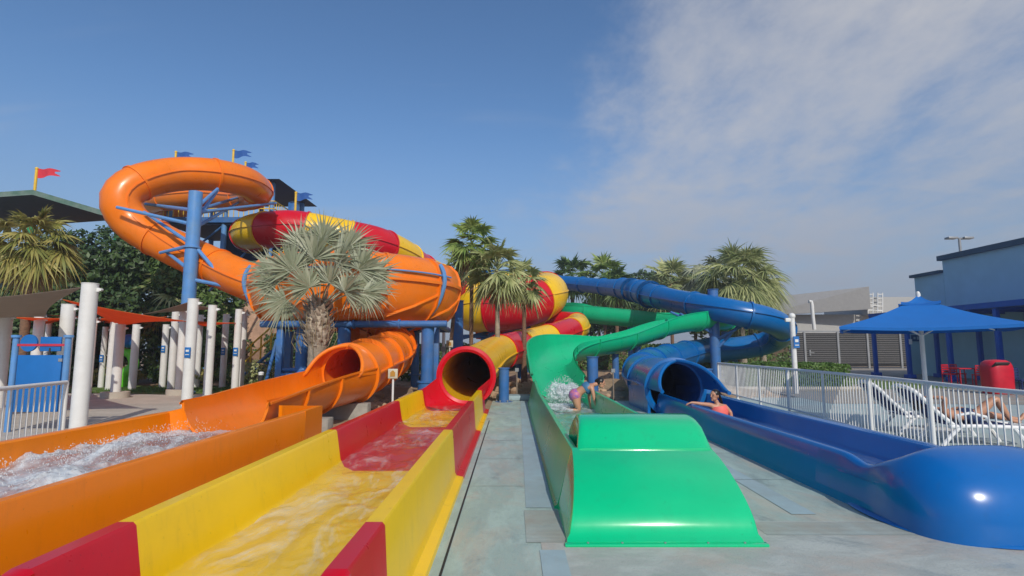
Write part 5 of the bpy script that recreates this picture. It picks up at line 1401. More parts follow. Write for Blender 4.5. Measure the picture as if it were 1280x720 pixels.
def fan_at(mb, org, hub, D, Nn, rad, nb, spread, w_, droop):
    D = D.normalized(); Nn = (Nn - D * Nn.dot(D)).normalized(); S = D.cross(Nn)
    mid = (org + hub) / 2 + Vector((0, 0, .12)); mb.sweep([p[:3] for p in spline([tuple(org), tuple(mid), tuple(hub)], .2)], .016, 5)
    for k in range(nb):
        a = R(-spread + 2 * spread * k / (nb - 1)) + rnd.gauss(0, .02)
        bd_ = (D * math.cos(a) + S * math.sin(a) + Nn * (.22 * math.cos(a * 1.3) - .12 + rnd.gauss(0, .04))).normalized()
        sd = (S * math.cos(a) - D * math.sin(a)).normalized() * .8 + Nn * (.6 if k % 2 else -.6)
        blade(mb, hub, bd_, sd.normalized(), rad * (.74 + .26 * math.cos(a * .85)) * rnd.uniform(.88, 1.06), w_ * rad * math.sin(R(spread) / nb), droop * rnd.uniform(.3, 1.9), 5)
for px_, py_, Yf, rp, ang in fans:
    hub = W(402 + (px_ - 402) * .88, 345 + (py_ - 352) * .95, Yf); a_ = R(ang + rnd.gauss(0, 4)); dY = (Yf - 14.4) * .35
    D = Vector((math.sin(a_), dY * .6 - .1, math.cos(a_)))
    fan_at(mb, org + Vector((math.sin(a_) * .1, 0, 0)), hub, D, Vector((rnd.gauss(0, .45) - math.sin(a_) * .35, -1, .45)), rp / 680 * Yf * .93, 34, 110, .95, .16)
mb.build('crown', M['leaf_silver'], sv)

def leafcloud(mb, c, rad, n, ls, rnd, gap=.0, seed=0.0):
    c = Vector(c)
    k = 0; tries = 0
    while k < n and tries < n * 6:
        tries += 1
        d = Vector((rnd.gauss(0, 1), rnd.gauss(0, 1), rnd.gauss(0, 1))).normalized()
        lump = 1 + .35 * noise.noise(d * 2.2 + Vector((seed, 0, 0))) + .18 * noise.noise(d * 5 + Vector((0, seed, 0)))
        r = lump * rnd.uniform(.55, 1.0) ** .5
        if noise.noise(d * 3.4 + Vector((seed * 3, 7, 0))) < -.18 + gap and r > .75 * lump: continue
        p = c + Vector((d.x * rad[0] * r, d.y * rad[1] * r, d.z * rad[2] * r))
        if p.z < .02: continue
        nn = (d + Vector((rnd.gauss(0, .6), rnd.gauss(0, .6), rnd.gauss(0, .6) + .3))).normalized()
        A = nn.orthogonal().normalized(); a = rnd.random() * 6.28; B = nn.cross(A)
        u = A * math.cos(a) + B * math.sin(a); v = nn.cross(u); l = ls * rnd.uniform(.6, 1.3)
        mb.add([p - u * l, p + v * l * .45 + nn * l * .1, p + u * l, p - v * l * .45 + nn * l * .1], [(0, 1, 2, 3)])
        k += 1
def tree(x, y, h, lobes, n, ls, leaf, label, seed, group=None, name='broadleaf_tree', cat='tree', tr=.18):
    rnd = random.Random(seed); t = thing(name, label, cat, (x, y, 0), group)
    mb = MB(); mb.sweep([(x, y, -.1), (x + .05, y, h * .3), (x - .04, y, h * .55)], [tr * 1.3, tr, tr * .7], 10)
    for dx, dy, z, r in lobes: mb.sweep([(x, y, h * .35), (x + dx * .5, y + dy * .5, (z + h * .35) / 2 + .1), (x + dx, y + dy, z)], [tr * .6, tr * .4, tr * .15], 6)
    mb.build('trunk', M['bark_tree'], t)
    mb = MB(); tot = sum(l[3] ** 2 for l in lobes)
    for i, (dx, dy, z, r) in enumerate(lobes): leafcloud(mb, (x + dx, y + dy, z), (r, r, r * .8), int(n * r * r / tot), ls, rnd, 0, seed + i * 1.7)
    mb.build('crown', M[leaf], t); return t
GT = 'dark leafy trees behind the white posts'
tree(-24.5, 26.5, 4.5, [(0, 0, 3.0, 2.2), (-1.8, 0, 2.2, 1.9), (1.6, .4, 2.4, 1.8), (.4, -.6, 1.4, 1.7)], 9000, .16, 'leaf_dark', 'dark bush-like tree at far left under the yellowing palm', 1, GT)
tree(-20.5, 27, 6.6, [(0, 0, 6.0, 2.0), (-1.6, .3, 4.6, 2.0), (1.7, 0, 5.9, 1.7), (.6, -.6, 3.4, 2.2), (-2.1, 0, 6.4, 1.3), (2.4, -.2, 3.6, 1.7), (-.5, 0, 1.8, 2.0)], 17000, .15, 'leaf_dark', 'tallest dark tree between the green roof and the orange loop', 2, GT)
tree(-16.8, 27.6, 6.2, [(0, 0, 5.2, 1.8), (-1.4, .2, 5.9, 1.4), (1.2, 0, 4.0, 1.8), (.3, -.4, 2.8, 2.0), (1.9, -.3, 2.0, 1.6), (-.4, 0, 1.4, 1.8)], 14000, .15, 'leaf_mid', 'green leafy tree directly left of the tall blue pole', 3, GT)
tree(-23.5, 30.5, 6.0, [(0, 0, 5.0, 2.0), (-1.8, .2, 4.4, 1.8)], 6000, .17, 'leaf_mid', 'leafy tree partly hidden behind the yellowing palm', 4, GT)
tree(-13, 34, 4, [(0, 0, 2.0, 2.4), (-2.4, 0, 1.6, 2.0), (2.2, 0, 1.5, 1.9)], 6000, .18, 'leaf_mid', 'spreading low tree behind the blue pole base', 5, GT)
GB = 'trees beyond the blue tube'
tree(15.6, 64, 10.6, [(0, 0, 8.9, 2.4), (-3, 0, 7.9, 2.2), (2.8, 0, 8.4, 2.2), (0, -1, 5.6, 2.8), (-3.4, 0, 5.2, 2.4)], 9000, .28, 'leaf_dark', 'dark round tree right of the paired palms far back', 6, GB)
tree(20.8, 62, 10.4, [(0, 0, 8.6, 2.2), (-2.6, 0, 8.0, 1.9), (2.4, 0, 7.4, 2.2), (.5, -1, 5.2, 2.6), (3.4, 0, 4.6, 2.2)], 9000, .28, 'leaf_mid', 'broad dark tree behind the pale feathery palm', 7, GB)
tree(9.6, 60, 7.6, [(0, 0, 5.4, 2.4), (2.6, 0, 4.8, 2.2), (-2.4, 0, 4.4, 2.2), (4.5, 0, 5.6, 2.0)], 7000, .26, 'leaf_dark', 'low dark tree under the far green slide', 8, GB)
tree(24.5, 58, 8.8, [(0, 0, 6.6, 2.2), (-2.4, 0, 6.8, 1.8), (1, -.5, 4.2, 2.6)], 6500, .26, 'leaf_mid', 'green tree behind the windblown palms', 9, GB)
tree(12.6, 36, 2.6, [(0, 0, 1.3, 1.2), (-1.4, 0, 1.0, 1.0), (1.3, 0, .9, .9)], 3500, .12, 'leaf_dark', 'dark shrub behind the lower blue curl', 10, None, 'shrub', 'shrub', .06)
def box_hedge(pts, w_, h, n, leaf, label, seed, name='hedge', ls=.07, z0=0):
    rnd = random.Random(seed); t = thing(name, label, 'hedge', (*pts[0], z0))
    core = MB()
    segs = []
    for a, b in zip(pts, pts[1:]):
        a = Vector((*a, 0)); b = Vector((*b, 0)); d = (b - a); l = d.length; segs.append((a, d / l, l))
        core.box((a + b) / 2 + Vector((0, 0, z0 + h * .46)), (l, w_ * .86, h * .92), rz=math.atan2(d.y, d.x))
    core.build('branches', M['bark_tree'], t)
    mb = MB(); tot = sum(s[2] for s in segs)
    for a, d, l in segs:
        nr = Vector((-d.y, d.x, 0))
        for _ in range(int(n * l / tot)):
            s = rnd.uniform(-.02, 1.02) * l; face = rnd.random()
            pr = w_ / (w_ + 2 * h)
            if face < pr: p = a + d * s + nr * rnd.uniform(-.5, .5) * w_; p.z = h; nn = Vector((0, 0, 1))
            elif face < pr + (1 - pr) / 2: p = a + d * s - nr * w_ * .5; p.z = rnd.uniform(0, h); nn = -nr
            else: p = a + d * s + nr * w_ * .5; p.z = rnd.uniform(0, h); nn = nr.copy()
            q = noise.noise(p * 1.6 + Vector((seed, 0, 0))); p += nn * (.12 * h * q + rnd.uniform(-.05, .03)); p.z = max(.01, p.z) + z0
            nn = (nn + Vector((rnd.gauss(0, .6), rnd.gauss(0, .6), rnd.gauss(0, .6)))).normalized()
            u = nn.orthogonal().normalized(); v = nn.cross(u); aa = rnd.random() * 6.28; u, v = u * math.cos(aa) + v * math.sin(aa), v * math.cos(aa) - u * math.sin(aa); L_ = ls * rnd.uniform(.6, 1.3)
            mb.add([p - u * L_, p + v * L_ * .5, p + u * L_, p - v * L_ * .5], [(0, 1, 2, 3)])
    mb.build('foliage', M[leaf], t); return t
box_hedge([(9.2, 22.6), (13.2, 22.6)], 2.1, .98, 15000, 'leaf_hedge', 'clipped light green hedge bed with a pale kerb beyond the white railing', 1, ls=.06)
mb = MB(); mb.sweep([(8.6, 21.45, .06), (13.0, 21.45, .06), (13.8, 21.8, .06), (14.2, 22.6, .06), (13.8, 23.4, .06), (8.8, 23.9, .06)], .09, 8); struct(mb.build('hedge_kerb', M['paving']))
box_hedge([(-18, 44), (-6, 44.5), (12, 45), (22, 44)], 1.4, 1.9, 16000, 'leaf_mid', 'long dark hedge closing the view behind all the slides', 2, ls=.16)
box_hedge([(-12.2, 27.5), (-8.6, 28.2)], 1.4, 2.2, 6000, 'leaf_dark', 'dark hedge under the left side of the orange bowl', 3, ls=.10)
mb = MB(); mb.box((2, 47.2, 1.0), (42, .25, 2.0)); tag(mb.build('boundary_wall', M['dark_panel']), 'dark boundary wall behind the long far hedge', 'wall')
def shrub(x, y, r, h, leaf, label, seed, grp='low shrubs in the planting beds'):
    rnd = random.Random(seed); t = thing('shrub', label, 'shrub', (x, y, 0), grp)
    mb = MB()
    for k in range(5): a = k * 1.3; mb.sweep([(x, y, -.04), (x + .3 * r * math.cos(a), y + .3 * r * math.sin(a), h * .4), (x + .6 * r * math.cos(a), y + .6 * r * math.sin(a), h * .75)], [.03, .02, .01], 5)
    mb.build('stems', M['bark_tree'], t)
    mb = MB(); leafcloud(mb, (x, y, h * .5), (r, r, h * .55), int(900 * r / .6), .055 + .03 * r, rnd, 0, seed); mb.build('foliage', M[leaf], t)
sh = [(-19.6, 23.6, 1.0, .9, 'leaf_dark', 'dark shrub beyond the far left posts'), (-17.8, 24.6, 1.1, .8, 'leaf_yellow', 'yellowish shrub left of the green spray toy'), (-15.6, 25.2, .9, 1.0, 'leaf_dark', 'dark shrub right of the green spray toy'),
      (-13.8, 24.2, .9, .7, 'leaf_yellow', 'yellowish low shrub behind the post with the middle plaque'), (-12.2, 24.6, 1.0, .9, 'leaf_mid', 'green shrub at the end of the path behind the posts'), (-10.8, 22.9, .9, 1.0, 'leaf_pale', 'grey-green shrub behind the lawn posts'),
      (-9.4, 21.2, .5, .45, 'leaf_hedge', 'spiky small shrub at the lawn edge beside the bollard'), (-8.5, 20.6, .6, .5, 'leaf_mid', 'small green shrub left of the bowl legs'), (-6.0, 16.2, .45, .3, 'leaf_dark', 'small low shrub at the foot of the silver palm'),
      (-21.5, 25.0, 1.5, 1.5, 'leaf_dark', 'large dark shrub behind the sign board'), (13.4, 27.5, .9, .8, 'leaf_hedge', 'bright green shrub behind the short blue post on the right'), (-4.6, 26.5, 1.1, 1.4, 'leaf_mid', 'green shrub seen between the thick bowl leg and the striped mouth'), (10.9, 24.5, .7, 1.0, 'leaf_hedge', 'fresh green leafy clump right of the thick blue post')]
for i, a in enumerate(sh): shrub(*a[:4], a[4], a[5], 50 + i)

# ================================================================== PEOPLE
def skin_body(name, joints, edges, m, parent=None, levels=2, root_i=0):
    names = list(joints); me = bpy.data.meshes.new(name)
    off = parent.location if parent else Vector((0, 0, 0))
    me.from_pydata([Vector(joints[k][:3]) - off for k in names], [(names.index(a), names.index(b)) for a, b in edges], [])
    o = bpy.data.objects.new(name, me); col.objects.link(o)
    sk = o.modifiers.new('skin', 'SKIN'); sb_ = o.modifiers.new('sub', 'SUBSURF'); sb_.levels = sb_.render_levels = levels
    lay = me.skin_vertices[0] if me.skin_vertices else None
    if lay is None:
        bm = bmesh.new(); bm.from_mesh(me); bm.verts.layers.skin.verify(); bm.to_mesh(me); bm.free(); lay = me.skin_vertices[0]
    for i, k in enumerate(names):
        r = joints[k][3]; rr = (r, r) if not isinstance(r, (tuple, list)) else r
        lay.data[i].radius = rr; lay.data[i].use_root = (i == root_i)
    dg = bpy.context.evaluated_depsgraph_get(); dg.update()
    m2 = bpy.data.meshes.new_from_object(o.evaluated_get(dg)); m2.name = name
    bpy.data.objects.remove(o); m2.materials.clear(); m2.materials.append(m)
    for p in m2.polygons: p.use_smooth = True
    q = bpy.data.objects.new(name, m2); col.objects.link(q)
    if parent: q.parent = parent
    return q
def hand(joints, edges, wrist, d, n, pre, s=1.0, curl=.35):
    """palm and five separate fingers from the wrist joint; d = pointing direction, n = palm normal (towards what it touches)"""
    w_ = Vector(joints[wrist][:3]); d = Vector(d).normalized(); n = (Vector(n) - d * Vector(n).dot(d)).normalized(); s_ = d.cross(n)
    palm = w_ + d * .045 * s; joints[pre + 'palm'] = (*palm, (.030 * s, .018 * s)); edges.append((wrist, pre + 'palm'))
    for k, (o_, l) in enumerate(((-.030, .062), (-.010, .073), (.010, .070), (.029, .055))):
        b = w_ + d * .085 * s + s_ * o_ * s; k1 = b + (d + n * curl * .4).normalized() * l * .5 * s; k2 = k1 + (d + n * curl * 1.6).normalized() * l * .5 * s
        for nm, p, r in (('k', b, .0095), ('m', k1, .0085), ('t', k2, .007)): joints[f'{pre}{nm}{k}'] = (*p, r * s)
        edges += [(pre + 'palm', f'{pre}k{k}'), (f'{pre}k{k}', f'{pre}m{k}'), (f'{pre}m{k}', f'{pre}t{k}')]
    t0 = w_ + d * .03 * s - s_ * .038 * s; t1 = t0 + (d * .8 - s_ * .5 + n * .3).normalized() * .035 * s; t2 = t1 + (d + n * .3).normalized() * .028 * s
    for nm, p, r in (('t0', t0, .011), ('t1', t1, .0095), ('t2', t2, .008)): joints[pre + 'th' + nm] = (*p, r * s)
    edges += [(wrist, pre + 'tht0'), (pre + 'tht0', pre + 'tht1'), (pre + 'tht1', pre + 'tht2')]
def head(root, c, up, fwd, s=1.0, hair=True, bun=None, tail=None):
    """face features on a head centred c"""
    c = Vector(c); up = Vector(up).normalized(); fwd = (Vector(fwd) - up * Vector(fwd).dot(up)).normalized(); sd = fwd.cross(up)
    def P_(a, b, d_): return c + (sd * a + fwd * b + up * d_) * s
    def ball(mb, cc, ra, rb, rc, nu=20, nv=14):
        rings = []
        for j in range(nv + 1):
            ph = -math.pi / 2 + math.pi * j / nv
            rings.append([Vector(cc) + (sd * (ra * math.cos(ph) * math.cos(2 * math.pi * k / nu)) + fwd * (rb * math.cos(ph) * math.sin(2 * math.pi * k / nu)) + up * (rc * math.sin(ph))) * s for k in range(nu)])
        mb.loft(rings, True)
    mb = MB(); ball(mb, P_(0, 0, .015), .076, .092, .098); ball(mb, P_(0, .025, -.055), .055, .062, .058)
    # nose, brow, lips, chin, ears
    ball(mb, P_(0, .098, -.012), .011, .018, .02, 10, 8); ball(mb, P_(0, .088, .012), .009, .014, .026, 10, 8); ball(mb, P_(0, .082, -.088), .02, .016, .016, 10, 8)
    for q in (-1, 1): ball(mb, P_(q * .078, -.005, -.005), .008, .018, .03, 10, 8); ball(mb, P_(q * .034, .076, .03), .024, .012, .008, 10, 6)
    mb.build('face', M['skin'], root)
    mb = MB(); ball(mb, P_(0, .083, -.055), .024, .009, .006, 10, 6); mb.build('lips', mat('lips', (.42, .12, .10), rough=.4), root)
    for q in (-1, 1):
        mb = MB(); ball(mb, P_(q * .031, .079, .012), .014, .010, .008, 10, 8); mb.build('eye', M['hair'], root)
    mb = MB()
    ball(mb, P_(0, -.018, .032), .086, .094, .098)
    rnd = random.Random(3)
    for k in range(60):
        a = rnd.uniform(0, math.pi * 2); e = rnd.uniform(.1, 1.3)
        v = (sd * math.cos(a) * math.cos(e) + fwd * (math.sin(a) * math.cos(e) - .2) + up * math.sin(e)).normalized()
        p = P_(0, -.018, .032) + v * .088 * s; q_ = p - fwd * .05 * s - up * .03 * s
        mb.cyl(p, q_, .010 * s, .004 * s, n=5)
    if bun: ball(mb, P_(*bun), .04, .04, .04)
    if tail:
        pts = [P_(0, -.09, .04)] + [Vector(q) for q in tail]; mb.sweep(pts, [.035 * s] + [.03 * s] * (len(pts) - 2) + [.008 * s], 8)
    mb.build('hair', M['hair'], root)

# --- bending woman, kneeling up in the green tray
p1 = thing('person', 'woman with dark tied hair in a two-piece swimsuit bending forward on hands and knees', 'person', (1.6, 13.2, .1))
Yp = 13.1
J = {}; E = []
J['pelvis'] = (1.50, Yp, .52, (.135, .15)); J['waist'] = (1.62, Yp - .01, .625, (.105, .12)); J['chest'] = (1.79, Yp - .03, .70, (.115, .14)); J['neckb'] = (1.93, Yp - .04, .755, (.06, .06)); J['neck'] = (1.985, Yp - .05, .775, .05); J['headj'] = (2.04, Yp - .06, .79, .05)
for s_, dy in (('l', -.10), ('r', .10)):
    J['hip' + s_] = (1.50, Yp + dy * .9, .48, .11); J['thigh' + s_] = (1.53, Yp + dy, .33, .092); J['knee' + s_] = (1.57, Yp + dy, .17, .062)
    J['calf' + s_] = (1.40, Yp + dy * 1.05, .155, .058); J['ankle' + s_] = (1.20, Yp + dy, .135, .035); J['toe' + s_] = (1.10, Yp + dy, .12, .028)
    E += [('pelvis', 'hip' + s_), ('hip' + s_, 'thigh' + s_), ('thigh' + s_, 'knee' + s_), ('knee' + s_, 'calf' + s_), ('calf' + s_, 'ankle' + s_), ('ankle' + s_, 'toe' + s_)]
    sy = dy * 1.55
    J['sh' + s_] = (1.87, Yp - .03 + sy, .71, .055); J['el' + s_] = (1.87 + (.04 if dy < 0 else -.03), Yp - .06 + sy * 1.1, .46, .04); J['wr' + s_] = (1.94 + (.03 if dy < 0 else -.08), Yp - .1 + sy, .235, .027)
    E += [('chest', 'sh' + s_), ('sh' + s_, 'el' + s_), ('el' + s_, 'wr' + s_)]
    hand(J, E, 'wr' + s_, (.55, 0, -1), (1, 0, .2), s_)
E += [('pelvis', 'waist'), ('waist', 'chest'), ('chest', 'neckb'), ('neckb', 'neck'), ('neck', 'headj')]
skin_body('body', J, E, M['skin'], p1)
head(p1, (2.10, Yp - .06, .80), (.25, 0, .97), (.96, -.1, -.22), 1.0, bun=(0, -.11, .02), tail=None)
def cloth_ellipsoid(name, m, root, c, axes, rad, n=24, cut=(-1, 1)):
    """fabric band: open ellipsoid shell; axes = 3 unit vectors, rad = radii, cut along axis 0"""
    a0, a1, a2 = [Vector(q).normalized() for q in axes]; mb = MB(); rings = []
    for j in range(13):
        t_ = cut[0] + (cut[1] - cut[0]) * j / 12; k = math.sqrt(max(.001, 1 - t_ * t_ * .98))
        rings.append([Vector(c) + a0 * rad[0] * t_ + a1 * rad[1] * k * math.cos(2 * math.pi * q / n) + a2 * rad[2] * k * math.sin(2 * math.pi * q / n) for q in range(n)])
    mb.loft(rings, True); mb.build(name, m, root)
ax = Vector((.29, 0, .18)).normalized()
cloth_ellipsoid('swim_bottom', M['swimpat'], p1, (1.50, Yp, .51), (ax, (0, 1, 0), ax.cross(Vector((0, 1, 0)))), (.16, .185, .16), cut=(-.97, .62))
cloth_ellipsoid('swim_top', M['swimblue'], p1, (1.78, Yp - .03, .685), (ax, (0, 1, 0), ax.cross(Vector((0, 1, 0)))), (.18, .168, .148), cut=(-.42, .45))
# --- person in coral top leaning in the blue tray
p2 = thing('person', 'person with dark hair and coral top reaching an arm over the blue slide wall', 'person', (4.2, 10.9, .1))
Yq = 11.3; xq = 4.16
J = {}; E = []
J['pelvis'] = (xq + .12, Yq + .05, 0.220, (.12, .13)); J['waist'] = (xq + .10, Yq + .02, 0.270, (.10, .115)); J['chest'] = (xq + .06, Yq, 0.410, (.105, .13)); J['neckb'] = (xq + .03, Yq, 0.530, .055); J['neck'] = (xq + .01, Yq, 0.580, .045); J['headj'] = (xq, Yq - .01, 0.620, .05)
E += [('pelvis', 'waist'), ('waist', 'chest'), ('chest', 'neckb'), ('neckb', 'neck'), ('neck', 'headj')]
for s_, dx in (('l', -.1), ('r', .1)):
    J['hip' + s_] = (xq + .12 + dx, Yq - .02, .20, .09); J['knee' + s_] = (xq + .12 + dx * 1.3, Yq - .45, .24, .065); J['ankle' + s_] = (xq + .12 + dx, Yq - .86, .17, .04); J['toe' + s_] = (xq + .12 + dx, Yq - .96, .24, .03)
    E += [('pelvis', 'hip' + s_), ('hip' + s_, 'knee' + s_), ('knee' + s_, 'ankle' + s_), ('ankle' + s_, 'toe' + s_)]
J['shl'] = (xq - .10, Yq - .01, .51, .05); J['ell'] = (xq - .31, Yq - .03, .535, .038); J['wrl'] = (xq - .49, Yq - .04, .565, .027)
J['shr'] = (xq + .20, Yq + .01, .48, .05); J['elr'] = (xq + .29, Yq - .02, .36, .038); J['wrr'] = (xq + .24, Yq - .2, .24, .027)
E += [('chest', 'shl'), ('shl', 'ell'), ('ell', 'wrl'), ('chest', 'shr'), ('shr', 'elr'), ('elr', 'wrr')]
hand(J, E, 'wrl', (-1, 0, -.25), (0, 0, -1), 'l', curl=.7); hand(J, E, 'wrr', (0, -1, -.2), (0, 0, -1), 'r')
skin_body('body', J, E, M['skin'], p2)
head(p2, (xq - .02, Yq - .02, .70), (0, 0, 1), (-.9, -.45, 0), 1.0, tail=[(xq + .12, Yq + .06, .64), (xq + .15, Yq + .08, .54), (xq + .14, Yq + .1, .45)])
cloth_ellipsoid('coral_top', M['coral'], p2, (xq + .07, Yq, .38), ((-.15, 0, 1), (1, 0, .15), (0, 1, 0)), (.19, .175, .145), cut=(-.95, .62))
p2.location.z -= .045
# --- sunbather
p3 = thing('person', 'sunbather in dark swimwear lying back on the nearest lounger with one knee up', 'person', (7.8, 9.6, .33))
rot = Matrix.Rotation(LG[2], 3, 'Z'); O_ = Vector((LG[0], LG[1], -.02))
def LL(x, y, z): q = rot @ Vector((x, y, z)); return (q.x + O_.x, q.y + O_.y, q.z + O_.z)
J = {}; E = []
def jj(k, x, y, z, r): J[k] = (*LL(x, y, z), r)
jj('pelvis', 0, -.05, .47, (.13, .11)); jj('waist', 0, .12, .47, (.12, .095)); jj('chest', 0, .32, .51, (.14, .105)); jj('neckb', 0, .47, .57, .06); jj('neck', 0, .52, .59, .05); jj('headj', 0, .57, .61, .05)
E += [('pelvis', 'waist'), ('waist', 'chest'), ('chest', 'neckb'), ('neckb', 'neck'), ('neck', 'headj')]
for s_, dx in (('l', -.1), ('r', .1)):
    jj('hip' + s_, dx, -.10, .46, .10)
    if s_ == 'l': jj('kn' + s_, dx * 1.3, -.45, .80, .07); jj('ca' + s_, dx * 1.3, -.54, .62, .06); jj('an' + s_, dx * 1.1, -.66, .42, .036); jj('to' + s_, dx * 1.1, -.82, .385, .028)
    else: jj('kn' + s_, dx * 1.2, -.52, .48, .068); jj('ca' + s_, dx * 1.2, -.72, .44, .058); jj('an' + s_, dx, -.95, .41, .036); jj('to' + s_, dx * 1.1, -1.04, .52, .028)
    E += [('pelvis', 'hip' + s_), ('hip' + s_, 'kn' + s_), ('kn' + s_, 'ca' + s_), ('ca' + s_, 'an' + s_), ('an' + s_, 'to' + s_)]
    jj('sh' + s_, dx * 1.75, .41, .56, .058)
    if s_ == 'r': jj('el' + s_, dx * 2.6, .16, .50, .042); jj('wr' + s_, dx * 1.5, -.04, .60, .028)
    else: jj('el' + s_, dx * 2.9, .42, .80, .042); jj('wr' + s_, dx * 1.2, .62, .79, .028)
    E += [('chest', 'sh' + s_), ('sh' + s_, 'el' + s_), ('el' + s_, 'wr' + s_)]
hand(J, E, 'wrr', rot @ Vector((-.8, -.6, -.1)), (0, 0, -1), 'r'); hand(J, E, 'wrl', rot @ Vector((.9, .3, 0)), rot @ Vector((0, 0, -1)), 'l')
skin_body('body', J, E, M['skin'], p3)
hc = Vector(LL(0, .65, .655)); head(p3, hc, rot @ Vector((0, .85, .5)), rot @ Vector((0, -.5, .85)), 1.0)
cloth_ellipsoid('shorts', M['swimnavy'], p3, LL(0, -.07, .465), (rot @ Vector((0, 1, .0)), rot @ Vector((1, 0, 0)), (0, 0, 1)), (.19, .20, .145), cut=(-.9, .7))
# ================================================================== LIGHT
SUN_EL, SUN_AZ = R(36), R(164)      # azimuth clockwise from +Y: behind the camera, a little to the right
w = bpy.data.worlds.new("World"); sc.world = w; w.use_nodes = True
N = w.node_tree.nodes; L = w.node_tree.links
bg = N["Background"]; bg.inputs[1].default_value = 0.132
sky = N.new("ShaderNodeTexSky"); sky.sky_type = 'NISHITA'; sky.sun_disc = False
sky.sun_elevation = SUN_EL; sky.sun_rotation = SUN_AZ; sky.air_density = 1.0; sky.dust_density = 0.8; sky.ozone_density = 4.0
tc = N.new("ShaderNodeTexCoord")
sep = N.new("ShaderNodeSeparateXYZ"); L.new(tc.outputs["Generated"], sep.inputs[0])
def mth(op, a, b=None, clamp=False):
    n = N.new("ShaderNodeMath"); n.operation = op; n.use_clamp = clamp
    for i, q in enumerate((a, b)):
        if q is None: continue
        if isinstance(q, (int, float)): n.inputs[i].default_value = q
        else: L.new(q, n.inputs[i])
    return n.outputs[0]
zz = mth('ADD', mth('MAXIMUM', sep.outputs[2], 0.0), 0.16)
cx = mth('DIVIDE', sep.outputs[0], zz); cy = mth('DIVIDE', sep.outputs[1], zz)
cmb = N.new("ShaderNodeCombineXYZ"); L.new(cx, cmb.inputs[0]); L.new(cy, cmb.inputs[1])
mp = N.new("ShaderNodeMapping"); mp.inputs["Scale"].default_value = (1.25, .8, 1); mp.inputs["Rotation"].default_value = (0, 0, R(-25)); mp.inputs["Location"].default_value = (3.3, 1.2, 0)
L.new(cmb.outputs[0], mp.inputs[0])
n1 = N.new("ShaderNodeTexNoise"); n1.inputs["Scale"].default_value = .75; n1.inputs["Detail"].default_value = 9; n1.inputs["Roughness"].default_value = .58; n1.inputs["Distortion"].default_value = .35
L.new(mp.outputs[0], n1.inputs[0])
n3 = N.new("ShaderNodeTexNoise"); n3.inputs["Scale"].default_value = 5; n3.inputs["Detail"].default_value = 7; n3.inputs["Roughness"].default_value = .65
L.new(mp.outputs[0], n3.inputs[0])
# a bank of cloud fills the right of the sky
az = N.new("ShaderNodeMapRange"); az.interpolation_type = 'SMOOTHSTEP'; az.inputs[1].default_value = -.15; az.inputs[2].default_value = .30; az.inputs[3].default_value = -.24; az.inputs[4].default_value = .25
L.new(sep.outputs[0], az.inputs[0])
lowr = N.new("ShaderNodeMapRange"); lowr.inputs[1].default_value = 0.0; lowr.inputs[2].default_value = .35; lowr.inputs[3].default_value = .05; lowr.inputs[4].default_value = -.02
L.new(sep.outputs[2], lowr.inputs[0])
s = mth('ADD', mth('ADD', n1.outputs[0], az.outputs[0]), lowr.outputs[0])
s = mth('ADD', s, mth('MULTIPLY', mth('SUBTRACT', n3.outputs[0], .5), .5))
mr = N.new("ShaderNodeMapRange"); mr.interpolation_type = 'SMOOTHSTEP'; mr.inputs[1].default_value = .42; mr.inputs[2].default_value = .92; mr.inputs[3].default_value = 0; mr.inputs[4].default_value = .78
L.new(s, mr.inputs[0])
mx = N.new("ShaderNodeMixRGB"); mx.inputs[2].default_value = (4.0, 4.05, 4.3, 1)
hs = N.new('ShaderNodeHueSaturation'); hs.inputs['Saturation'].default_value = 1.1; L.new(sky.outputs[0], hs.inputs['Color'])
wn = N.new("ShaderNodeTexNoise"); wn.inputs["Scale"].default_value = 1.6; wn.inputs["Detail"].default_value = 7; wn.inputs["Distortion"].default_value = .5
wm = N.new("ShaderNodeMapping"); wm.inputs["Scale"].default_value = (.5, 2.2, 1); wm.inputs["Rotation"].default_value = (0, 0, R(35)); L.new(cmb.outputs[0], wm.inputs[0]); L.new(wm.outputs[0], wn.inputs[0])
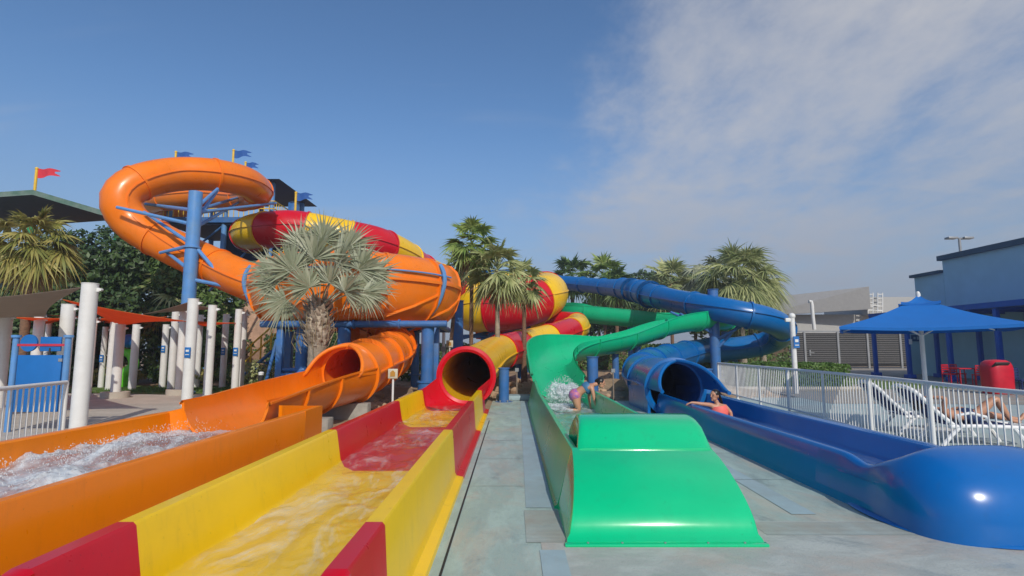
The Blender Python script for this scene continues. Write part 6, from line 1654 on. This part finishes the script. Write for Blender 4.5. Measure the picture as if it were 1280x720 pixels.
wr = N.new("ShaderNodeMapRange"); wr.interpolation_type = 'SMOOTHSTEP'; wr.inputs[1].default_value = .52; wr.inputs[2].default_value = .80; wr.inputs[4].default_value = .24; L.new(wn.outputs[0], wr.inputs[0])
mtot = mth('ADD', mr.outputs[0], wr.outputs[0], True)
L.new(mtot, mx.inputs[0]); L.new(hs.outputs[0], mx.inputs[1])
# haze band towards the horizon
hz = N.new("ShaderNodeMapRange"); hz.interpolation_type = 'SMOOTHSTEP'; hz.inputs[1].default_value = -.02; hz.inputs[2].default_value = .42; hz.inputs[3].default_value = .80; hz.inputs[4].default_value = 0
L.new(sep.outputs[2], hz.inputs[0])
mh = N.new("ShaderNodeMixRGB"); mh.inputs[2].default_value = (1.75, 2.15, 2.95, 1)
L.new(hz.outputs[0], mh.inputs[0]); L.new(mx.outputs[0], mh.inputs[1])
L.new(mh.outputs[0], bg.inputs[0])

sl = bpy.data.lights.new("sun", 'SUN'); sl.energy = 3.0; sl.angle = R(0.6); sl.color = (1.0, .93, .82)
so = bpy.data.objects.new("sun", sl); col.objects.link(so)
d = Vector((math.sin(SUN_AZ) * math.cos(SUN_EL), math.cos(SUN_AZ) * math.cos(SUN_EL), math.sin(SUN_EL)))
so.rotation_euler = d.to_track_quat('Z', 'Y').to_euler(); so.location = (0, 0, 30)
vs = sc.view_settings
sc.display_settings.display_device = 'sRGB'
vs.view_transform = 'Standard'; vs.look = 'None'; vs.gamma = 1; vs.exposure = 0.0; vs.use_curve_mapping = False
sc.cycles.max_bounces = 6; sc.cycles.transparent_max_bounces = 12

# ------------------------------------------------------------------ air
hm = bpy.data.materials.new('thin_haze'); hm.use_nodes = True
hn = hm.node_tree; hn.nodes.remove(hn.nodes['Principled BSDF'])
pv = hn.nodes.new('ShaderNodeVolumePrincipled'); pv.inputs['Color'].default_value = (.86, .90, 1.0, 1); pv.inputs['Density'].default_value = .0012; pv.inputs['Anisotropy'].default_value = .2
hn.links.new(pv.outputs[0], hn.nodes['Material Output'].inputs['Volume'])
mb = MB(); mb.box((0, 250, 9), (900, 620, 21))
hz_ = mb.build('haze', hm); hz_['kind'] = 'stuff'
